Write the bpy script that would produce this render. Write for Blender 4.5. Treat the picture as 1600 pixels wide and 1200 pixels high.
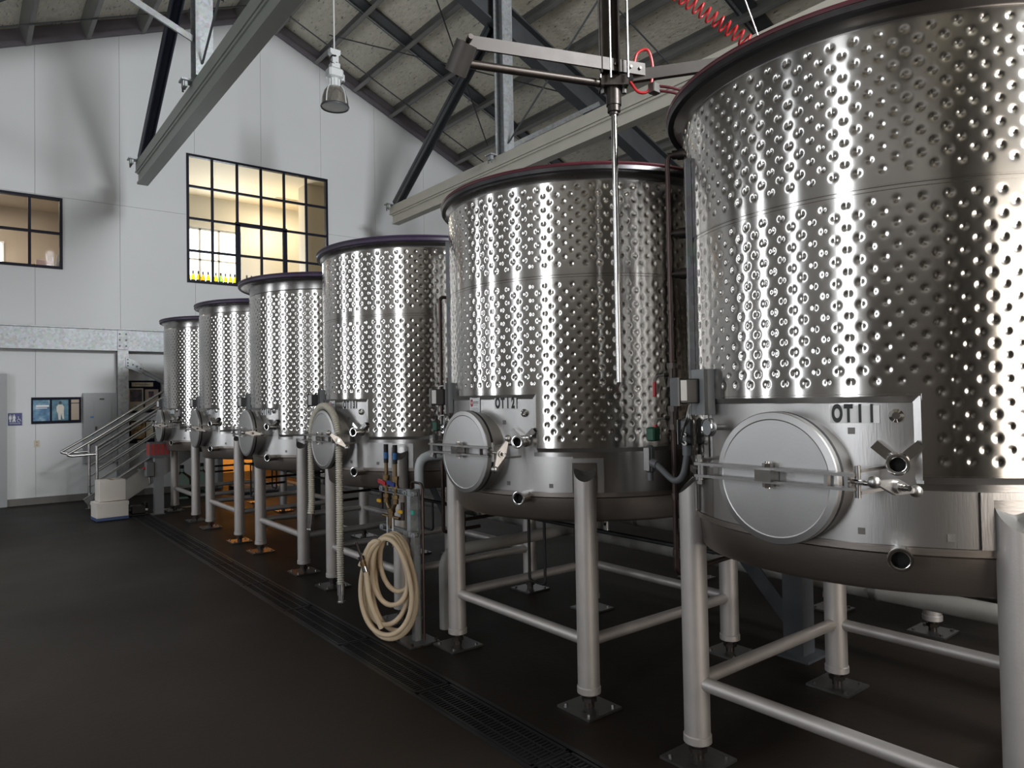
import bpy, math, random
import numpy as np
from mathutils import Vector, Matrix

random.seed(7)
for o in list(bpy.data.objects):
    bpy.data.objects.remove(o)
SC = bpy.context.scene
COL = SC.collection
PI = math.pi

# ------------------------------------------------------------------ camera
# X: across the hall (tank row stands at X = 3.16), Y: along the row, Z up
cam_d = bpy.data.cameras.new('camera')
cam = bpy.data.objects.new('camera', cam_d)
COL.objects.link(cam)
_ps, _pi, _ro = math.radians(38.086), math.radians(1.241), math.radians(-1.017)
_w = Vector((math.sin(_ps) * math.cos(_pi), math.cos(_ps) * math.cos(_pi), math.sin(_pi)))
_r = Vector((math.cos(_ps), -math.sin(_ps), 0.0))
_u = _r.cross(_w)
_r2 = _r * math.cos(_ro) + _u * math.sin(_ro)
_u2 = -_r * math.sin(_ro) + _u * math.cos(_ro)
cam.matrix_world = Matrix(((_r2.x, _u2.x, -_w.x, 0.0), (_r2.y, _u2.y, -_w.y, 0.0),
                           (_r2.z, _u2.z, -_w.z, 1.6), (0, 0, 0, 1)))
cam_d.sensor_width = 36.0
cam_d.lens = 1097.78 / 1600.0 * 36.0
cam_d.clip_start = 0.05
SC.camera = cam

# ------------------------------------------------------------------ world, lights, exposure
wd = bpy.data.worlds.new('world')
SC.world = wd
wd.use_nodes = True
wd.node_tree.nodes['Background'].inputs[0].default_value = (0.72, 0.85, 1.0, 1)
wd.node_tree.nodes['Background'].inputs[1].default_value = 1.0
SC.view_settings.view_transform = 'Standard'
SC.view_settings.look = 'None'
SC.view_settings.exposure = 0.35
SC.view_settings.gamma = 1.0
SC.view_settings.use_curve_mapping = False
SC.cycles.max_bounces = 8
SC.cycles.diffuse_bounces = 4
SC.cycles.glossy_bounces = 4
SC.cycles.transmission_bounces = 4
SC.cycles.transparent_max_bounces = 6
SC.cycles.sample_clamp_indirect = 6.0
SC.cycles.caustics_reflective = False
SC.cycles.caustics_refractive = False


def area(name, loc, rot, sx, sy, watts, col):
    l = bpy.data.lights.new(name, 'AREA')
    l.shape = 'RECTANGLE'
    l.size, l.size_y, l.energy, l.color = sx, sy, watts, col
    o = bpy.data.objects.new(name, l)
    o.location, o.rotation_euler = loc, rot
    COL.objects.link(o)
    return o


LEFT_X = -4.0
WIN_Y = (0.85, 4.0, 7.3, 10.5)           # tall windows of the side wall
WIN_WS = (0.78, 0.50, 0.58, 0.66)
for y, w, p in zip(WIN_Y, WIN_WS, (82, 48, 88, 98)):           # daylight in the side windows
    area('window_daylight', (LEFT_X - 0.06, y, 2.95), (0, -PI / 2, 0), 4.3, w, p * w, (0.94, 0.97, 1.0))
# loading door and gable window behind the camera
area('door_daylight', (1.6, -6.95, 1.9), (PI / 2, 0, 0), 4.4, 3.6, 190, (1.0, 0.86, 0.70))
area('gable_daylight', (4.4, -6.95, 7.3), (PI / 2, 0, 0), 3.2, 1.8, 1500, (0.95, 0.98, 1.0))


# ------------------------------------------------------------------ materials
def mat(name, col, rough=0.5, metal=0.0, var=0.12, scale=6.0, bump=0.0, bscale=60.0, stretch=(1, 1, 1),
        rvar=0.08, emit=None, estr=0.0, detail=4.0, spec=0.5):
    m = bpy.data.materials.new(name)
    m.use_nodes = True
    nt = m.node_tree
    N, L = nt.nodes, nt.links
    b = N['Principled BSDF']
    tc = N.new('ShaderNodeTexCoord')
    mp = N.new('ShaderNodeMapping')
    mp.inputs['Scale'].default_value = stretch
    L.new(tc.outputs['Object'], mp.inputs['Vector'])
    nz = N.new('ShaderNodeTexNoise')
    nz.inputs['Scale'].default_value = scale
    nz.inputs['Detail'].default_value = detail
    L.new(mp.outputs[0], nz.inputs['Vector'])
    mx = N.new('ShaderNodeMix')
    mx.data_type = 'RGBA'
    mx.inputs['A'].default_value = (*[max(0, c * (1 - var)) for c in col], 1)
    mx.inputs['B'].default_value = (*[min(1, c * (1 + var)) for c in col], 1)
    L.new(nz.outputs['Fac'], mx.inputs['Factor'])
    L.new(mx.outputs['Result'], b.inputs['Base Color'])
    mr = N.new('ShaderNodeMapRange')
    mr.inputs['To Min'].default_value = max(0.02, rough - rvar)
    mr.inputs['To Max'].default_value = min(1.0, rough + rvar)
    L.new(nz.outputs['Fac'], mr.inputs['Value'])
    L.new(mr.outputs[0], b.inputs['Roughness'])
    b.inputs['Metallic'].default_value = metal
    b.inputs['Specular IOR Level'].default_value = spec
    if bump > 0:
        n2 = N.new('ShaderNodeTexNoise')
        n2.inputs['Scale'].default_value = bscale
        n2.inputs['Detail'].default_value = 3.0
        L.new(mp.outputs[0], n2.inputs['Vector'])
        bp = N.new('ShaderNodeBump')
        bp.inputs['Strength'].default_value = bump
        bp.inputs['Distance'].default_value = 0.01
        L.new(n2.outputs['Fac'], bp.inputs['Height'])
        L.new(bp.outputs[0], b.inputs['Normal'])
    if emit:
        b.inputs['Emission Color'].default_value = (*emit, 1)
        b.inputs['Emission Strength'].default_value = estr
    return m


def floor_material():
    m = mat('sealed_concrete', (0.0165, 0.0120, 0.0092), 0.54, 0, 0.25, 0.9, 0.12, 30, rvar=0.14, detail=8, spec=0.17)
    nt = m.node_tree
    N, L = nt.nodes, nt.links
    b = N['Principled BSDF']
    base = b.inputs['Base Color'].links[0].from_socket
    tc = N.new('ShaderNodeTexCoord')
    v = N.new('ShaderNodeTexNoise')                    # pale scuffs and flaked spots
    v.inputs['Scale'].default_value = 3.1
    v.inputs['Detail'].default_value = 9
    v.inputs['Roughness'].default_value = 0.72
    L.new(tc.outputs['Object'], v.inputs['Vector'])
    r = N.new('ShaderNodeValToRGB')
    r.color_ramp.elements[0].position = 0.665
    r.color_ramp.elements[1].position = 0.74
    L.new(v.outputs['Fac'], r.inputs[0])
    mx = N.new('ShaderNodeMix')
    mx.data_type = 'RGBA'
    mx.inputs['B'].default_value = (0.085, 0.075, 0.065, 1)
    L.new(r.outputs[0], mx.inputs['Factor'])
    L.new(base, mx.inputs['A'])
    L.new(mx.outputs['Result'], b.inputs['Base Color'])
    return m


def galv_material(name, col, metal=0.55):
    m = mat(name, col, 0.5, metal, 0.12, 3.0, 0.05, 30)
    nt = m.node_tree
    N, L = nt.nodes, nt.links
    b = N['Principled BSDF']
    base = b.inputs['Base Color'].links[0].from_socket
    tc = N.new('ShaderNodeTexCoord')
    v = N.new('ShaderNodeTexVoronoi')                  # zinc spangle
    v.inputs['Scale'].default_value = 28
    L.new(tc.outputs['Object'], v.inputs['Vector'])
    mx = N.new('ShaderNodeMix')
    mx.data_type = 'RGBA'
    mx.blend_type = 'SOFT_LIGHT'
    mx.inputs['Factor'].default_value = 0.35
    L.new(base, mx.inputs['A'])
    L.new(v.outputs['Color'], mx.inputs['B'])
    hs = N.new('ShaderNodeHueSaturation')
    hs.inputs['Saturation'].default_value = 0.35
    L.new(mx.outputs['Result'], hs.inputs['Color'])
    L.new(hs.outputs[0], b.inputs['Base Color'])
    return m


def glass_material(name, tint=(1, 1, 1), gloss=0.08):
    m = bpy.data.materials.new(name)
    m.use_nodes = True
    nt = m.node_tree
    N, L = nt.nodes, nt.links
    N.remove(N['Principled BSDF'])
    t = N.new('ShaderNodeBsdfTransparent')
    t.inputs[0].default_value = (*tint, 1)
    g = N.new('ShaderNodeBsdfGlossy')
    g.inputs['Roughness'].default_value = 0.03
    mx = N.new('ShaderNodeMixShader')
    lw = N.new('ShaderNodeLayerWeight')
    lw.inputs['Blend'].default_value = gloss
    L.new(lw.outputs['Fresnel'], mx.inputs[0])
    L.new(t.outputs[0], mx.inputs[1])
    L.new(g.outputs[0], mx.inputs[2])
    L.new(mx.outputs[0], N['Material Output'].inputs[0])
    return m


def poster_material(name, cols, scale):
    m = mat(name, cols[0], 0.5)
    nt = m.node_tree
    N, L = nt.nodes, nt.links
    b = N['Principled BSDF']
    tc = N.new('ShaderNodeTexCoord')
    nz = N.new('ShaderNodeTexNoise')
    nz.inputs['Scale'].default_value = scale
    nz.inputs['Detail'].default_value = 3
    L.new(tc.outputs['Object'], nz.inputs['Vector'])
    r = N.new('ShaderNodeValToRGB')
    e = r.color_ramp.elements
    e[0].position, e[0].color = 0.3, (*cols[0], 1)
    e[1].position, e[1].color = 0.7, (*cols[-1], 1)
    for i, c in enumerate(cols[1:-1]):
        k = e.new(0.3 + 0.4 * (i + 1) / (len(cols) - 1))
        k.color = (*c, 1)
    L.new(nz.outputs['Fac'], r.inputs[0])
    L.new(r.outputs[0], b.inputs['Base Color'])
    return m


MT = {}
MT['jacket'] = mat('bright_rolled_steel', (0.56, 0.54, 0.515), 0.17, 1, 0.06, 2.5, rvar=0.03)
def grain(m, amount, rot, rough=None):
    """circumferential rolling grain: highlights spread up and down the wall"""
    nt = MT[m].node_tree
    b = nt.nodes['Principled BSDF']
    tg = nt.nodes.new('ShaderNodeTangent')
    tg.direction_type = 'RADIAL'
    tg.axis = 'Z'
    nt.links.new(tg.outputs[0], b.inputs['Tangent'])
    b.inputs['Anisotropic'].default_value = amount
    b.inputs['Anisotropic Rotation'].default_value = rot


MT['satin'] = mat('satin_steel', (0.50, 0.485, 0.475), 0.36, 1, 0.10, 4, 0.04, 220, (1, 1, 0.08), rvar=0.06)
MT['shell'] = mat('brushed_steel', (0.37, 0.355, 0.345), 0.28, 1, 0.10, 5, 0.04, 180, (0.15, 0.15, 1), rvar=0.06)
grain('jacket', 0.75, 0.25)
grain('shell', 0.7, 0.25)
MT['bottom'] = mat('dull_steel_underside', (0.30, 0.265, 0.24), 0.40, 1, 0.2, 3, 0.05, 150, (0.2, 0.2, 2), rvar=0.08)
MT['lid'] = mat('matt_steel_lid', (0.48, 0.47, 0.465), 0.44, 1, 0.08, 6, 0.03, 90, rvar=0.05)
MT['leg'] = mat('blasted_steel_pipe', (0.58, 0.545, 0.525), 0.50, 0.6, 0.12, 9, 0.05, 120, rvar=0.06)
MT['bar'] = mat('machined_steel', (0.30, 0.29, 0.28), 0.36, 1, 0.1, 20)
MT['tool'] = mat('brownish_dull_steel', (0.075, 0.066, 0.062), 0.5, 0.4, 0.15, 12)
MT['capdark'] = mat('dark_ground_steel', (0.10, 0.095, 0.09), 0.55, 0.6, 0.2, 20)
MT['chrome'] = mat('polished_steel', (0.68, 0.67, 0.66), 0.10, 1, 0.04, 10, rvar=0.03)
MT['plate'] = mat('galvanised_foot_plate', (0.24, 0.235, 0.23), 0.30, 0.9, 0.2, 20)
MT['maroon'] = mat('maroon_rubber', (0.09, 0.013, 0.022), 0.45, 0, 0.2, 30)
MT['purple'] = mat('purple_wine_stained_rubber', (0.030, 0.018, 0.042), 0.42, 0, 0.3, 14)
MT['darkband'] = mat('dark_lip_steel', (0.10, 0.095, 0.10), 0.35, 0.9, 0.15, 20)
MT['black'] = mat('black_rubber', (0.012, 0.012, 0.013), 0.6, 0, 0.2, 20)
MT['blackbox'] = mat('black_plastic', (0.016, 0.016, 0.018), 0.4, 0, 0.1, 20)
MT['white'] = mat('white_label', (0.80, 0.81, 0.82), 0.45, 0, 0.04, 30)
MT['ink'] = mat('black_lettering', (0.01, 0.01, 0.01), 0.5, 0, 0.05, 30)
MT['redink'] = mat('red_print', (0.45, 0.02, 0.035), 0.45, 0, 0.05, 30)
MT['greymark'] = mat('grey_weld_pad', (0.20, 0.19, 0.18), 0.55, 0.8, 0.25, 60)
MT['grey_paint'] = mat('grey_enamel', (0.275, 0.285, 0.295), 0.42, 0, 0.06, 8)
MT['grey_cast'] = mat('grey_cast_box', (0.155, 0.16, 0.168), 0.5, 0.2, 0.12, 30)
MT['copper'] = mat('tarnished_copper', (0.095, 0.068, 0.062), 0.38, 0.85, 0.3, 14)
MT['bronze'] = mat('dark_bronze_fitting', (0.07, 0.06, 0.055), 0.4, 0.85, 0.3, 30)
MT['brass'] = mat('brass_fitting', (0.22, 0.155, 0.085), 0.4, 0.9, 0.25, 30)
MT['red'] = mat('red_handle', (0.50, 0.02, 0.025), 0.4, 0, 0.1, 20)
MT['blue'] = mat('blue_handle', (0.02, 0.04, 0.22), 0.4, 0, 0.1, 20)
MT['yellow'] = mat('yellow_tag', (0.75, 0.42, 0.02), 0.4, 0, 0.1, 20)
MT['green'] = mat('green_coil', (0.02, 0.10, 0.06), 0.45, 0, 0.1, 20)
MT['teal'] = mat('teal_marker', (0.05, 0.42, 0.33), 0.5, 0, 0.2, 40)
MT['galv'] = galv_material('galvanised_steel', (0.27, 0.30, 0.325))
MT['galv_bright'] = galv_material('bright_galvanised_steel', (0.29, 0.34, 0.385), 0.45)
MT['greenbeam'] = mat('grey_green_painted_steel', (0.25, 0.265, 0.24), 0.45, 0.1, 0.12, 5)
MT['creambeam'] = mat('cream_painted_steel', (0.50, 0.48, 0.42), 0.45, 0, 0.1, 5)
MT['navy_steel'] = mat('dark_blue_grey_steel', (0.055, 0.06, 0.085), 0.45, 0.4, 0.15, 6)
MT['dark_steel'] = mat('dark_grey_steel', (0.085, 0.09, 0.098), 0.5, 0.4, 0.2, 6)
MT['rake'] = mat('purple_grey_rake', (0.17, 0.155, 0.18), 0.5, 0.1, 0.25, 4)
MT['purlin'] = mat('grey_purlin', (0.23, 0.23, 0.22), 0.5, 0.3, 0.2, 5)
MT['foil'] = mat('foil_insulation', (0.80, 0.76, 0.64), 0.5, 0.0, 0.22, 14, 1.0, 26, (1, 0.5, 1), rvar=0.12)
def crease_shade():  # shade of the foil wrinkles, put into the base colour as dark streaks
    nt = MT['foil'].node_tree
    N, L = nt.nodes, nt.links
    b = N['Principled BSDF']
    base = b.inputs['Base Color'].links[0].from_socket
    tc = N.new('ShaderNodeTexCoord')
    mp = N.new('ShaderNodeMapping')
    mp.inputs['Scale'].default_value = (9, 2.2, 9)
    L.new(tc.outputs['Object'], mp.inputs['Vector'])
    nz = N.new('ShaderNodeTexNoise')
    nz.inputs['Scale'].default_value = 3.0
    nz.inputs['Detail'].default_value = 6
    nz.inputs['Roughness'].default_value = 0.7
    L.new(mp.outputs[0], nz.inputs['Vector'])
    r = N.new('ShaderNodeValToRGB')
    r.color_ramp.elements[0].position = 0.58
    r.color_ramp.elements[1].position = 0.66
    L.new(nz.outputs['Fac'], r.inputs[0])
    mx = N.new('ShaderNodeMix')
    mx.data_type = 'RGBA'
    mx.inputs['B'].default_value = (0.22, 0.20, 0.17, 1)
    L.new(r.outputs[0], mx.inputs['Factor'])
    L.new(base, mx.inputs['A'])
    L.new(mx.outputs['Result'], b.inputs['Base Color'])


crease_shade()
MT['wall'] = mat('white_wall_panel', (0.66, 0.67, 0.68), 0.7, 0, 0.04, 1.1, 0.02, 20)
MT['seam'] = mat('grey_panel_joint', (0.36, 0.36, 0.36), 0.8, 0, 0.05, 5)
MT['sidewall'] = mat('grey_side_wall', (0.30, 0.29, 0.28), 0.8, 0, 0.08, 1.1)
MT['curb'] = mat('concrete_curb', (0.15, 0.14, 0.13), 0.7, 0, 0.15, 6, 0.1, 30)
MT['floor'] = floor_material()
MT['darkpanel'] = mat('dark_brown_panel', (0.05, 0.042, 0.036), 0.6, 0, 0.1, 3)
MT['grate'] = mat('black_cast_grate', (0.022, 0.022, 0.024), 0.4, 0.5, 0.2, 30)
MT['pit'] = mat('dark_channel', (0.008, 0.008, 0.008), 0.8)
MT['frame'] = mat('navy_window_frame', (0.006, 0.0065, 0.016), 0.5, 0, 0.1, 20, spec=0.15)
MT['glass'] = glass_material('window_glass')
MT['warmwall'] = mat('warm_painted_wall', (0.66, 0.58, 0.44), 0.7, 0, 0.03, 1)
MT['coolwall'] = mat('pale_painted_wall', (0.60, 0.60, 0.58), 0.7, 0, 0.03, 1)
MT['orange'] = mat('orange_painted_wall', (0.80, 0.36, 0.06), 0.6, 0, 0.05, 2)
MT['beigewall'] = mat('beige_painted_wall', (0.40, 0.34, 0.27), 0.7, 0, 0.05, 1)
MT['sky'] = mat('bright_daylight_pane', (0.8, 0.85, 0.9), 0.5, emit=(0.86, 0.94, 1.0), estr=2.6)
MT['hose'] = mat('cream_rubber_hose', (0.68, 0.55, 0.39), 0.5, 0, 0.12, 12)
MT['ribhose'] = mat('pale_ribbed_hose', (0.66, 0.63, 0.55), 0.42, 0, 0.1, 12)
MT['insul'] = mat('white_pipe_insulation', (0.34, 0.33, 0.31), 0.6, 0, 0.2, 7, 0.1, 30)
MT['lampwhite'] = mat('white_lamp_housing', (0.70, 0.72, 0.73), 0.4, 0, 0.04, 10)
MT['lampglass'] = mat('ribbed_reflector', (0.55, 0.52, 0.48), 0.18, 0.8, 0.1, 20)
MT['lens'] = mat('frosted_lens', (0.62, 0.64, 0.62), 0.35, 0, 0.06, 20)
MT['cardboard'] = mat('white_carton', (0.74, 0.69, 0.64), 0.7, 0, 0.06, 6)
MT['cartonblue'] = mat('blue_carton_print', (0.06, 0.10, 0.22), 0.6, 0, 0.1, 6)
MT['tan_board'] = mat('tan_cardboard', (0.38, 0.27, 0.17), 0.8, 0, 0.1, 6)
MT['navy_board'] = mat('navy_poster_board', (0.008, 0.009, 0.02), 0.6, 0, 0.1, 10, spec=0.12)
MT['cream_paper'] = mat('cream_paper', (0.58, 0.50, 0.36), 0.6, 0, 0.05, 20)
MT['tan_paper'] = mat('tan_paper', (0.42, 0.34, 0.27), 0.6, 0, 0.05, 20)
MT['white_print'] = mat('white_print', (0.75, 0.76, 0.78), 0.5, 0, 0.03, 20)
MT['signblue'] = mat('blue_sign', (0.012, 0.022, 0.16), 0.4, 0, 0.05, 10)
MT['bluetape'] = mat('blue_tape', (0.04, 0.16, 0.42), 0.5, 0, 0.1, 20)
MT['ph_blue'] = poster_material('blue_photo_print', [(0.02, 0.05, 0.13), (0.05, 0.16, 0.30), (0.12, 0.26, 0.40), (0.30, 0.42, 0.50)], 9)
MT['ph_teal'] = poster_material('teal_photo_print', [(0.02, 0.06, 0.10), (0.05, 0.17, 0.25), (0.16, 0.30, 0.36)], 7)
MT['ph_dark'] = poster_material('dark_flower_print', [(0.015, 0.015, 0.03), (0.05, 0.05, 0.07), (0.20, 0.07, 0.09)], 16)
MT['ph_warm'] = poster_material('warm_picture_print', [(0.08, 0.03, 0.02), (0.50, 0.32, 0.12), (0.58, 0.45, 0.24)], 10)
MT['skin_print'] = mat('pale_figure_print', (0.62, 0.58, 0.52), 0.5, 0, 0.1, 20)
MT['crate_red'] = mat('red_box_print', (0.45, 0.05, 0.05), 0.5, 0, 0.4, 18)
MT['clearbox'] = glass_material('clear_plastic', (0.80, 0.85, 0.85), 0.12)
MT['carboy'] = glass_material('green_tinted_glass', (0.72, 0.82, 0.76), 0.25)
MT['bot_yellow'] = glass_material('yellow_bottle_glass', (0.80, 0.68, 0.10), 0.1)
MT['bot_orange'] = glass_material('orange_bottle_glass', (0.85, 0.45, 0.08), 0.1)
MT['bot_green'] = glass_material('green_bottle_glass', (0.45, 0.82, 0.20), 0.1)
MT['bot_dark'] = mat('dark_bottle_label', (0.06, 0.065, 0.07), 0.4, 0, 0.1, 20)
MT['outlet'] = mat('ivory_plastic', (0.52, 0.48, 0.38), 0.4, 0, 0.03, 20)
MT['pink'] = mat('pink_box', (0.55, 0.36, 0.30), 0.6, 0, 0.1, 8)
MT['rail'] = mat('brushed_railing_tube', (0.50, 0.50, 0.50), 0.30, 1, 0.08, 10)
MT['tread'] = mat('grey_stair_plate', (0.34, 0.34, 0.33), 0.45, 0.5, 0.15, 8)


# ------------------------------------------------------------------ mesh builder
def frame_to(origin, zdir, xhint=(0, 0, 1)):
    z = Vector(zdir).normalized()
    x = Vector(xhint)
    x = x - z * x.dot(z)
    if x.length < 1e-5:
        x = Vector((1, 0, 0)) - z * z.x
    x.normalize()
    y = z.cross(x)
    o = Vector(origin)
    return Matrix(((x.x, y.x, z.x, o.x), (x.y, y.y, z.y, o.y), (x.z, y.z, z.z, o.z), (0, 0, 0, 1)))


class MB:
    def __init__(self):
        self.v, self.f = [], []

    def add(self, vs, fs, M=None):
        o = len(self.v)
        if M is not None:
            vs = [tuple(M @ Vector(p)) for p in vs]
        self.v += [tuple(p) for p in vs]
        self.f += [tuple(i + o for i in f) for f in fs]
        return self

    def box(self, c, d, M=None, bev=0.0):
        x, y, z = d[0] / 2, d[1] / 2, d[2] / 2
        if bev <= 0:
            vs = [(c[0] + a * x, c[1] + b * y, c[2] + e * z) for a in (-1, 1) for b in (-1, 1) for e in (-1, 1)]
            fs = [(0, 1, 3, 2), (4, 6, 7, 5), (0, 4, 5, 1), (2, 3, 7, 6), (0, 2, 6, 4), (1, 5, 7, 3)]
            return self.add(vs, fs, M)
        # bevelled along z edges and caps: stacked octagon rings
        def ring(sx, sy, zz):
            b = bev
            return [(c[0] + px, c[1] + py, c[2] + zz) for px, py in
                    ((sx, sy - b), (sx - b, sy), (-sx + b, sy), (-sx, sy - b), (-sx, -sy + b), (-sx + b, -sy), (sx - b, -sy), (sx, -sy + b))]
        vs = ring(x - bev, y - bev, -z) + ring(x, y, -z + bev) + ring(x, y, z - bev) + ring(x - bev, y - bev, z)
        fs = [tuple(range(7, -1, -1)), tuple(range(24, 32))]
        for k in range(3):
            for i in range(8):
                j = (i + 1) % 8
                fs.append((k * 8 + i, k * 8 + j, k * 8 + 8 + j, k * 8 + 8 + i))
        return self.add(vs, fs, M)

    def bar(self, a, b, w, h, up=(0, 0, 1)):
        """rectangular bar a->b, h along up, w across"""
        a, b = Vector(a), Vector(b)
        return self.box((0, 0, (b - a).length / 2), (h, w, (b - a).length), frame_to(a, b - a, up))

    def ibeam(self, a, b, h, wf, tf, tw, up=(0, 0, 1)):
        a, b = Vector(a), Vector(b)
        M = frame_to(a, b - a, up)
        L = (b - a).length
        self.box((h / 2 - tf / 2, 0, L / 2), (tf, wf, L), M)
        self.box((-h / 2 + tf / 2, 0, L / 2), (tf, wf, L), M)
        self.box((0, 0, L / 2), (h - 2 * tf, tw, L), M)
        return self

    def channel(self, a, b, h, wf, t, up=(0, 0, 1), side=1):
        a, b = Vector(a), Vector(b)
        M = frame_to(a, b - a, up)
        L = (b - a).length
        self.box((0, 0, L / 2), (h, t, L), M)
        for s in (-1, 1):
            self.box((s * (h / 2 - t / 2), side * wf / 2, L / 2), (t, wf, L), M)
        return self

    def cyl(self, a, b, r, r2=None, n=16, caps=True):
        a, b = Vector(a), Vector(b)
        r2 = r if r2 is None else r2
        M = frame_to(a, b - a)
        L = (b - a).length
        vs = [(r * math.cos(2 * PI * i / n), r * math.sin(2 * PI * i / n), 0) for i in range(n)]
        vs += [(r2 * math.cos(2 * PI * i / n), r2 * math.sin(2 * PI * i / n), L) for i in range(n)]
        fs = [(i, (i + 1) % n, n + (i + 1) % n, n + i) for i in range(n)]
        if caps:
            fs += [tuple(range(n - 1, -1, -1)), tuple(range(n, 2 * n))]
        return self.add(vs, fs, M)

    def tube(self, pts, r, n=10, closed=False):
        """sweep a circle along pts; r is a number or a list"""
        P = [Vector(p) for p in pts]
        m = len(P)
        R = r if isinstance(r, (list, tuple)) else [r] * m
        vs = []
        t0 = None
        nx = None
        for i, p in enumerate(P):
            a = P[(i - 1) % m] if (closed or i > 0) else P[i]
            b = P[(i + 1) % m] if (closed or i < m - 1) else P[i]
            t = (b - a).normalized()
            if nx is None:
                nx = Vector((0, 0, 1)) if abs(t.z) < 0.9 else Vector((1, 0, 0))
            nx = (nx - t * nx.dot(t)).normalized()
            ny = t.cross(nx)
            for k in range(n):
                an = 2 * PI * k / n
                q = p + (nx * math.cos(an) + ny * math.sin(an)) * R[i]
                vs.append(tuple(q))
        fs = []
        for i in range(m if closed else m - 1):
            j = (i + 1) % m
            for k in range(n):
                l = (k + 1) % n
                fs.append((i * n + k, i * n + l, j * n + l, j * n + k))
        if not closed:
            fs += [tuple(range(n - 1, -1, -1)), tuple(range((m - 1) * n, m * n))]
        return self.add(vs, fs)

    def lathe(self, prof, n=48, M=None, a0=0.0, a1=2 * PI):
        """prof: list of (radius, z); turned about z"""
        full = abs(a1 - a0 - 2 * PI) < 1e-6
        k = n if full else n + 1
        vs = []
        for rr, z in prof:
            for i in range(k):
                a = a0 + (a1 - a0) * i / n
                vs.append((rr * math.cos(a), rr * math.sin(a), z))
        fs = []
        for j in range(len(prof) - 1):
            for i in range(n):
                i2 = (i + 1) % k
                fs.append((j * k + i, j * k + i2, (j + 1) * k + i2, (j + 1) * k + i))
        return self.add(vs, fs, M)

    def prism(self, poly, h, M=None, z0=0.0):
        n = len(poly)
        vs = [(p[0], p[1], z0) for p in poly] + [(p[0], p[1], z0 + h) for p in poly]
        fs = [tuple(range(n - 1, -1, -1)), tuple(range(n, 2 * n))]
        fs += [(i, (i + 1) % n, n + (i + 1) % n, n + i) for i in range(n)]
        return self.add(vs, fs, M)

    def ball(self, c, r, n=12, sz=1.0):
        prof = [(max(1e-5, r * math.sin(PI * i / 8)), -r * sz * math.cos(PI * i / 8)) for i in range(9)]
        return self.lathe(prof, n, Matrix.Translation(c))

    def mesh(self, name, m, smooth=38):
        me = bpy.data.meshes.new(name)
        me.from_pydata(self.v, [], self.f)
        me.update()
        if smooth:
            me.polygons.foreach_set('use_smooth', [True] * len(me.polygons))
            me.set_sharp_from_angle(angle=math.radians(smooth))
        me.materials.append(m)
        return me

    def build(self, name, m, parent=None, smooth=38):
        return link(name, self.mesh(name, MT[m] if isinstance(m, str) else m, smooth), parent)


def link(name, me, parent=None):
    o = bpy.data.objects.new(name, me)
    COL.objects.link(o)
    if parent is not None:
        o.parent = parent
    return o


def tag(o, label=None, cat=None, group=None, kind=None):
    if label:
        o['label'] = label
    if cat:
        o['category'] = cat
    if group:
        o['group'] = group
    if kind:
        o['kind'] = kind
    return o


def thing(name, label, cat, loc=(0, 0, 0), rz=0.0, group=None):
    o = bpy.data.objects.new(name, None)
    o.empty_display_size = 0.1
    COL.objects.link(o)
    o.location = loc
    o.rotation_euler = (0, 0, rz)
    return tag(o, label, cat, group)


def text_mesh(s, size, M, m, name, parent, sx=1.0, spacing=1.0, depth=0.0006, bold=0.0):
    cu = bpy.data.curves.new(name, 'FONT')
    cu.body = s
    cu.size = size
    cu.align_x = 'CENTER'
    cu.align_y = 'CENTER'
    cu.extrude = depth
    cu.space_character = spacing
    cu.offset = bold
    t = bpy.data.objects.new('lettering', cu)
    COL.objects.link(t)
    bpy.context.view_layer.update()
    me = bpy.data.meshes.new_from_object(t.evaluated_get(bpy.context.evaluated_depsgraph_get()))
    bpy.data.objects.remove(t)
    me.transform(M @ Matrix.Diagonal((sx, 1, 1, 1)))
    me.materials.clear()
    me.materials.append(MT[m])
    return link(name, me, parent)


def arc(c, r, a0, a1, n, ux, uy):
    c, ux, uy = Vector(c), Vector(ux), Vector(uy)
    return [tuple(c + ux * (r * math.cos(a0 + (a1 - a0) * i / n)) + uy * (r * math.sin(a0 + (a1 - a0) * i / n))) for i in range(n + 1)]


def smooth_path(pts, n=8):
    """Catmull-Rom through pts"""
    P = [Vector(p) for p in pts]
    P = [P[0] * 2 - P[1]] + P + [P[-1] * 2 - P[-2]]
    out = []
    for i in range(1, len(P) - 2):
        for k in range(n):
            t = k / n
            a, b, c, d = P[i - 1], P[i], P[i + 1], P[i + 2]
            out.append(0.5 * ((2 * b) + (c - a) * t + (2 * a - 5 * b + 4 * c - d) * t * t + (3 * b - a - 3 * c + d) * t ** 3))
    out.append(P[-2])
    return [tuple(p) for p in out]


def round_path(pts, r=0.03, n=5):
    """polyline with rounded corners"""
    P = [Vector(p) for p in pts]
    out = [P[0]]
    for i in range(1, len(P) - 1):
        a, b, c = P[i - 1], P[i], P[i + 1]
        d1, d2 = (a - b), (c - b)
        k = min(r, d1.length * 0.45, d2.length * 0.45)
        s, e = b + d1.normalized() * k, b + d2.normalized() * k
        for j in range(n + 1):
            t = j / n
            out.append(s * (1 - t) ** 2 + b * 2 * t * (1 - t) + e * t * t)
    out.append(P[-1])
    return [tuple(p) for p in out]


# ------------------------------------------------------------------ building shell
WY = 14.12                    # face of the end wall
RX, RZ, PITCH = 4.70, 9.30, 0.425
RIGHT_X, BACK_Y = 13.4, -7.0


def roof_z(x, top=RZ):
    return top - PITCH * abs(x - RX)


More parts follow.
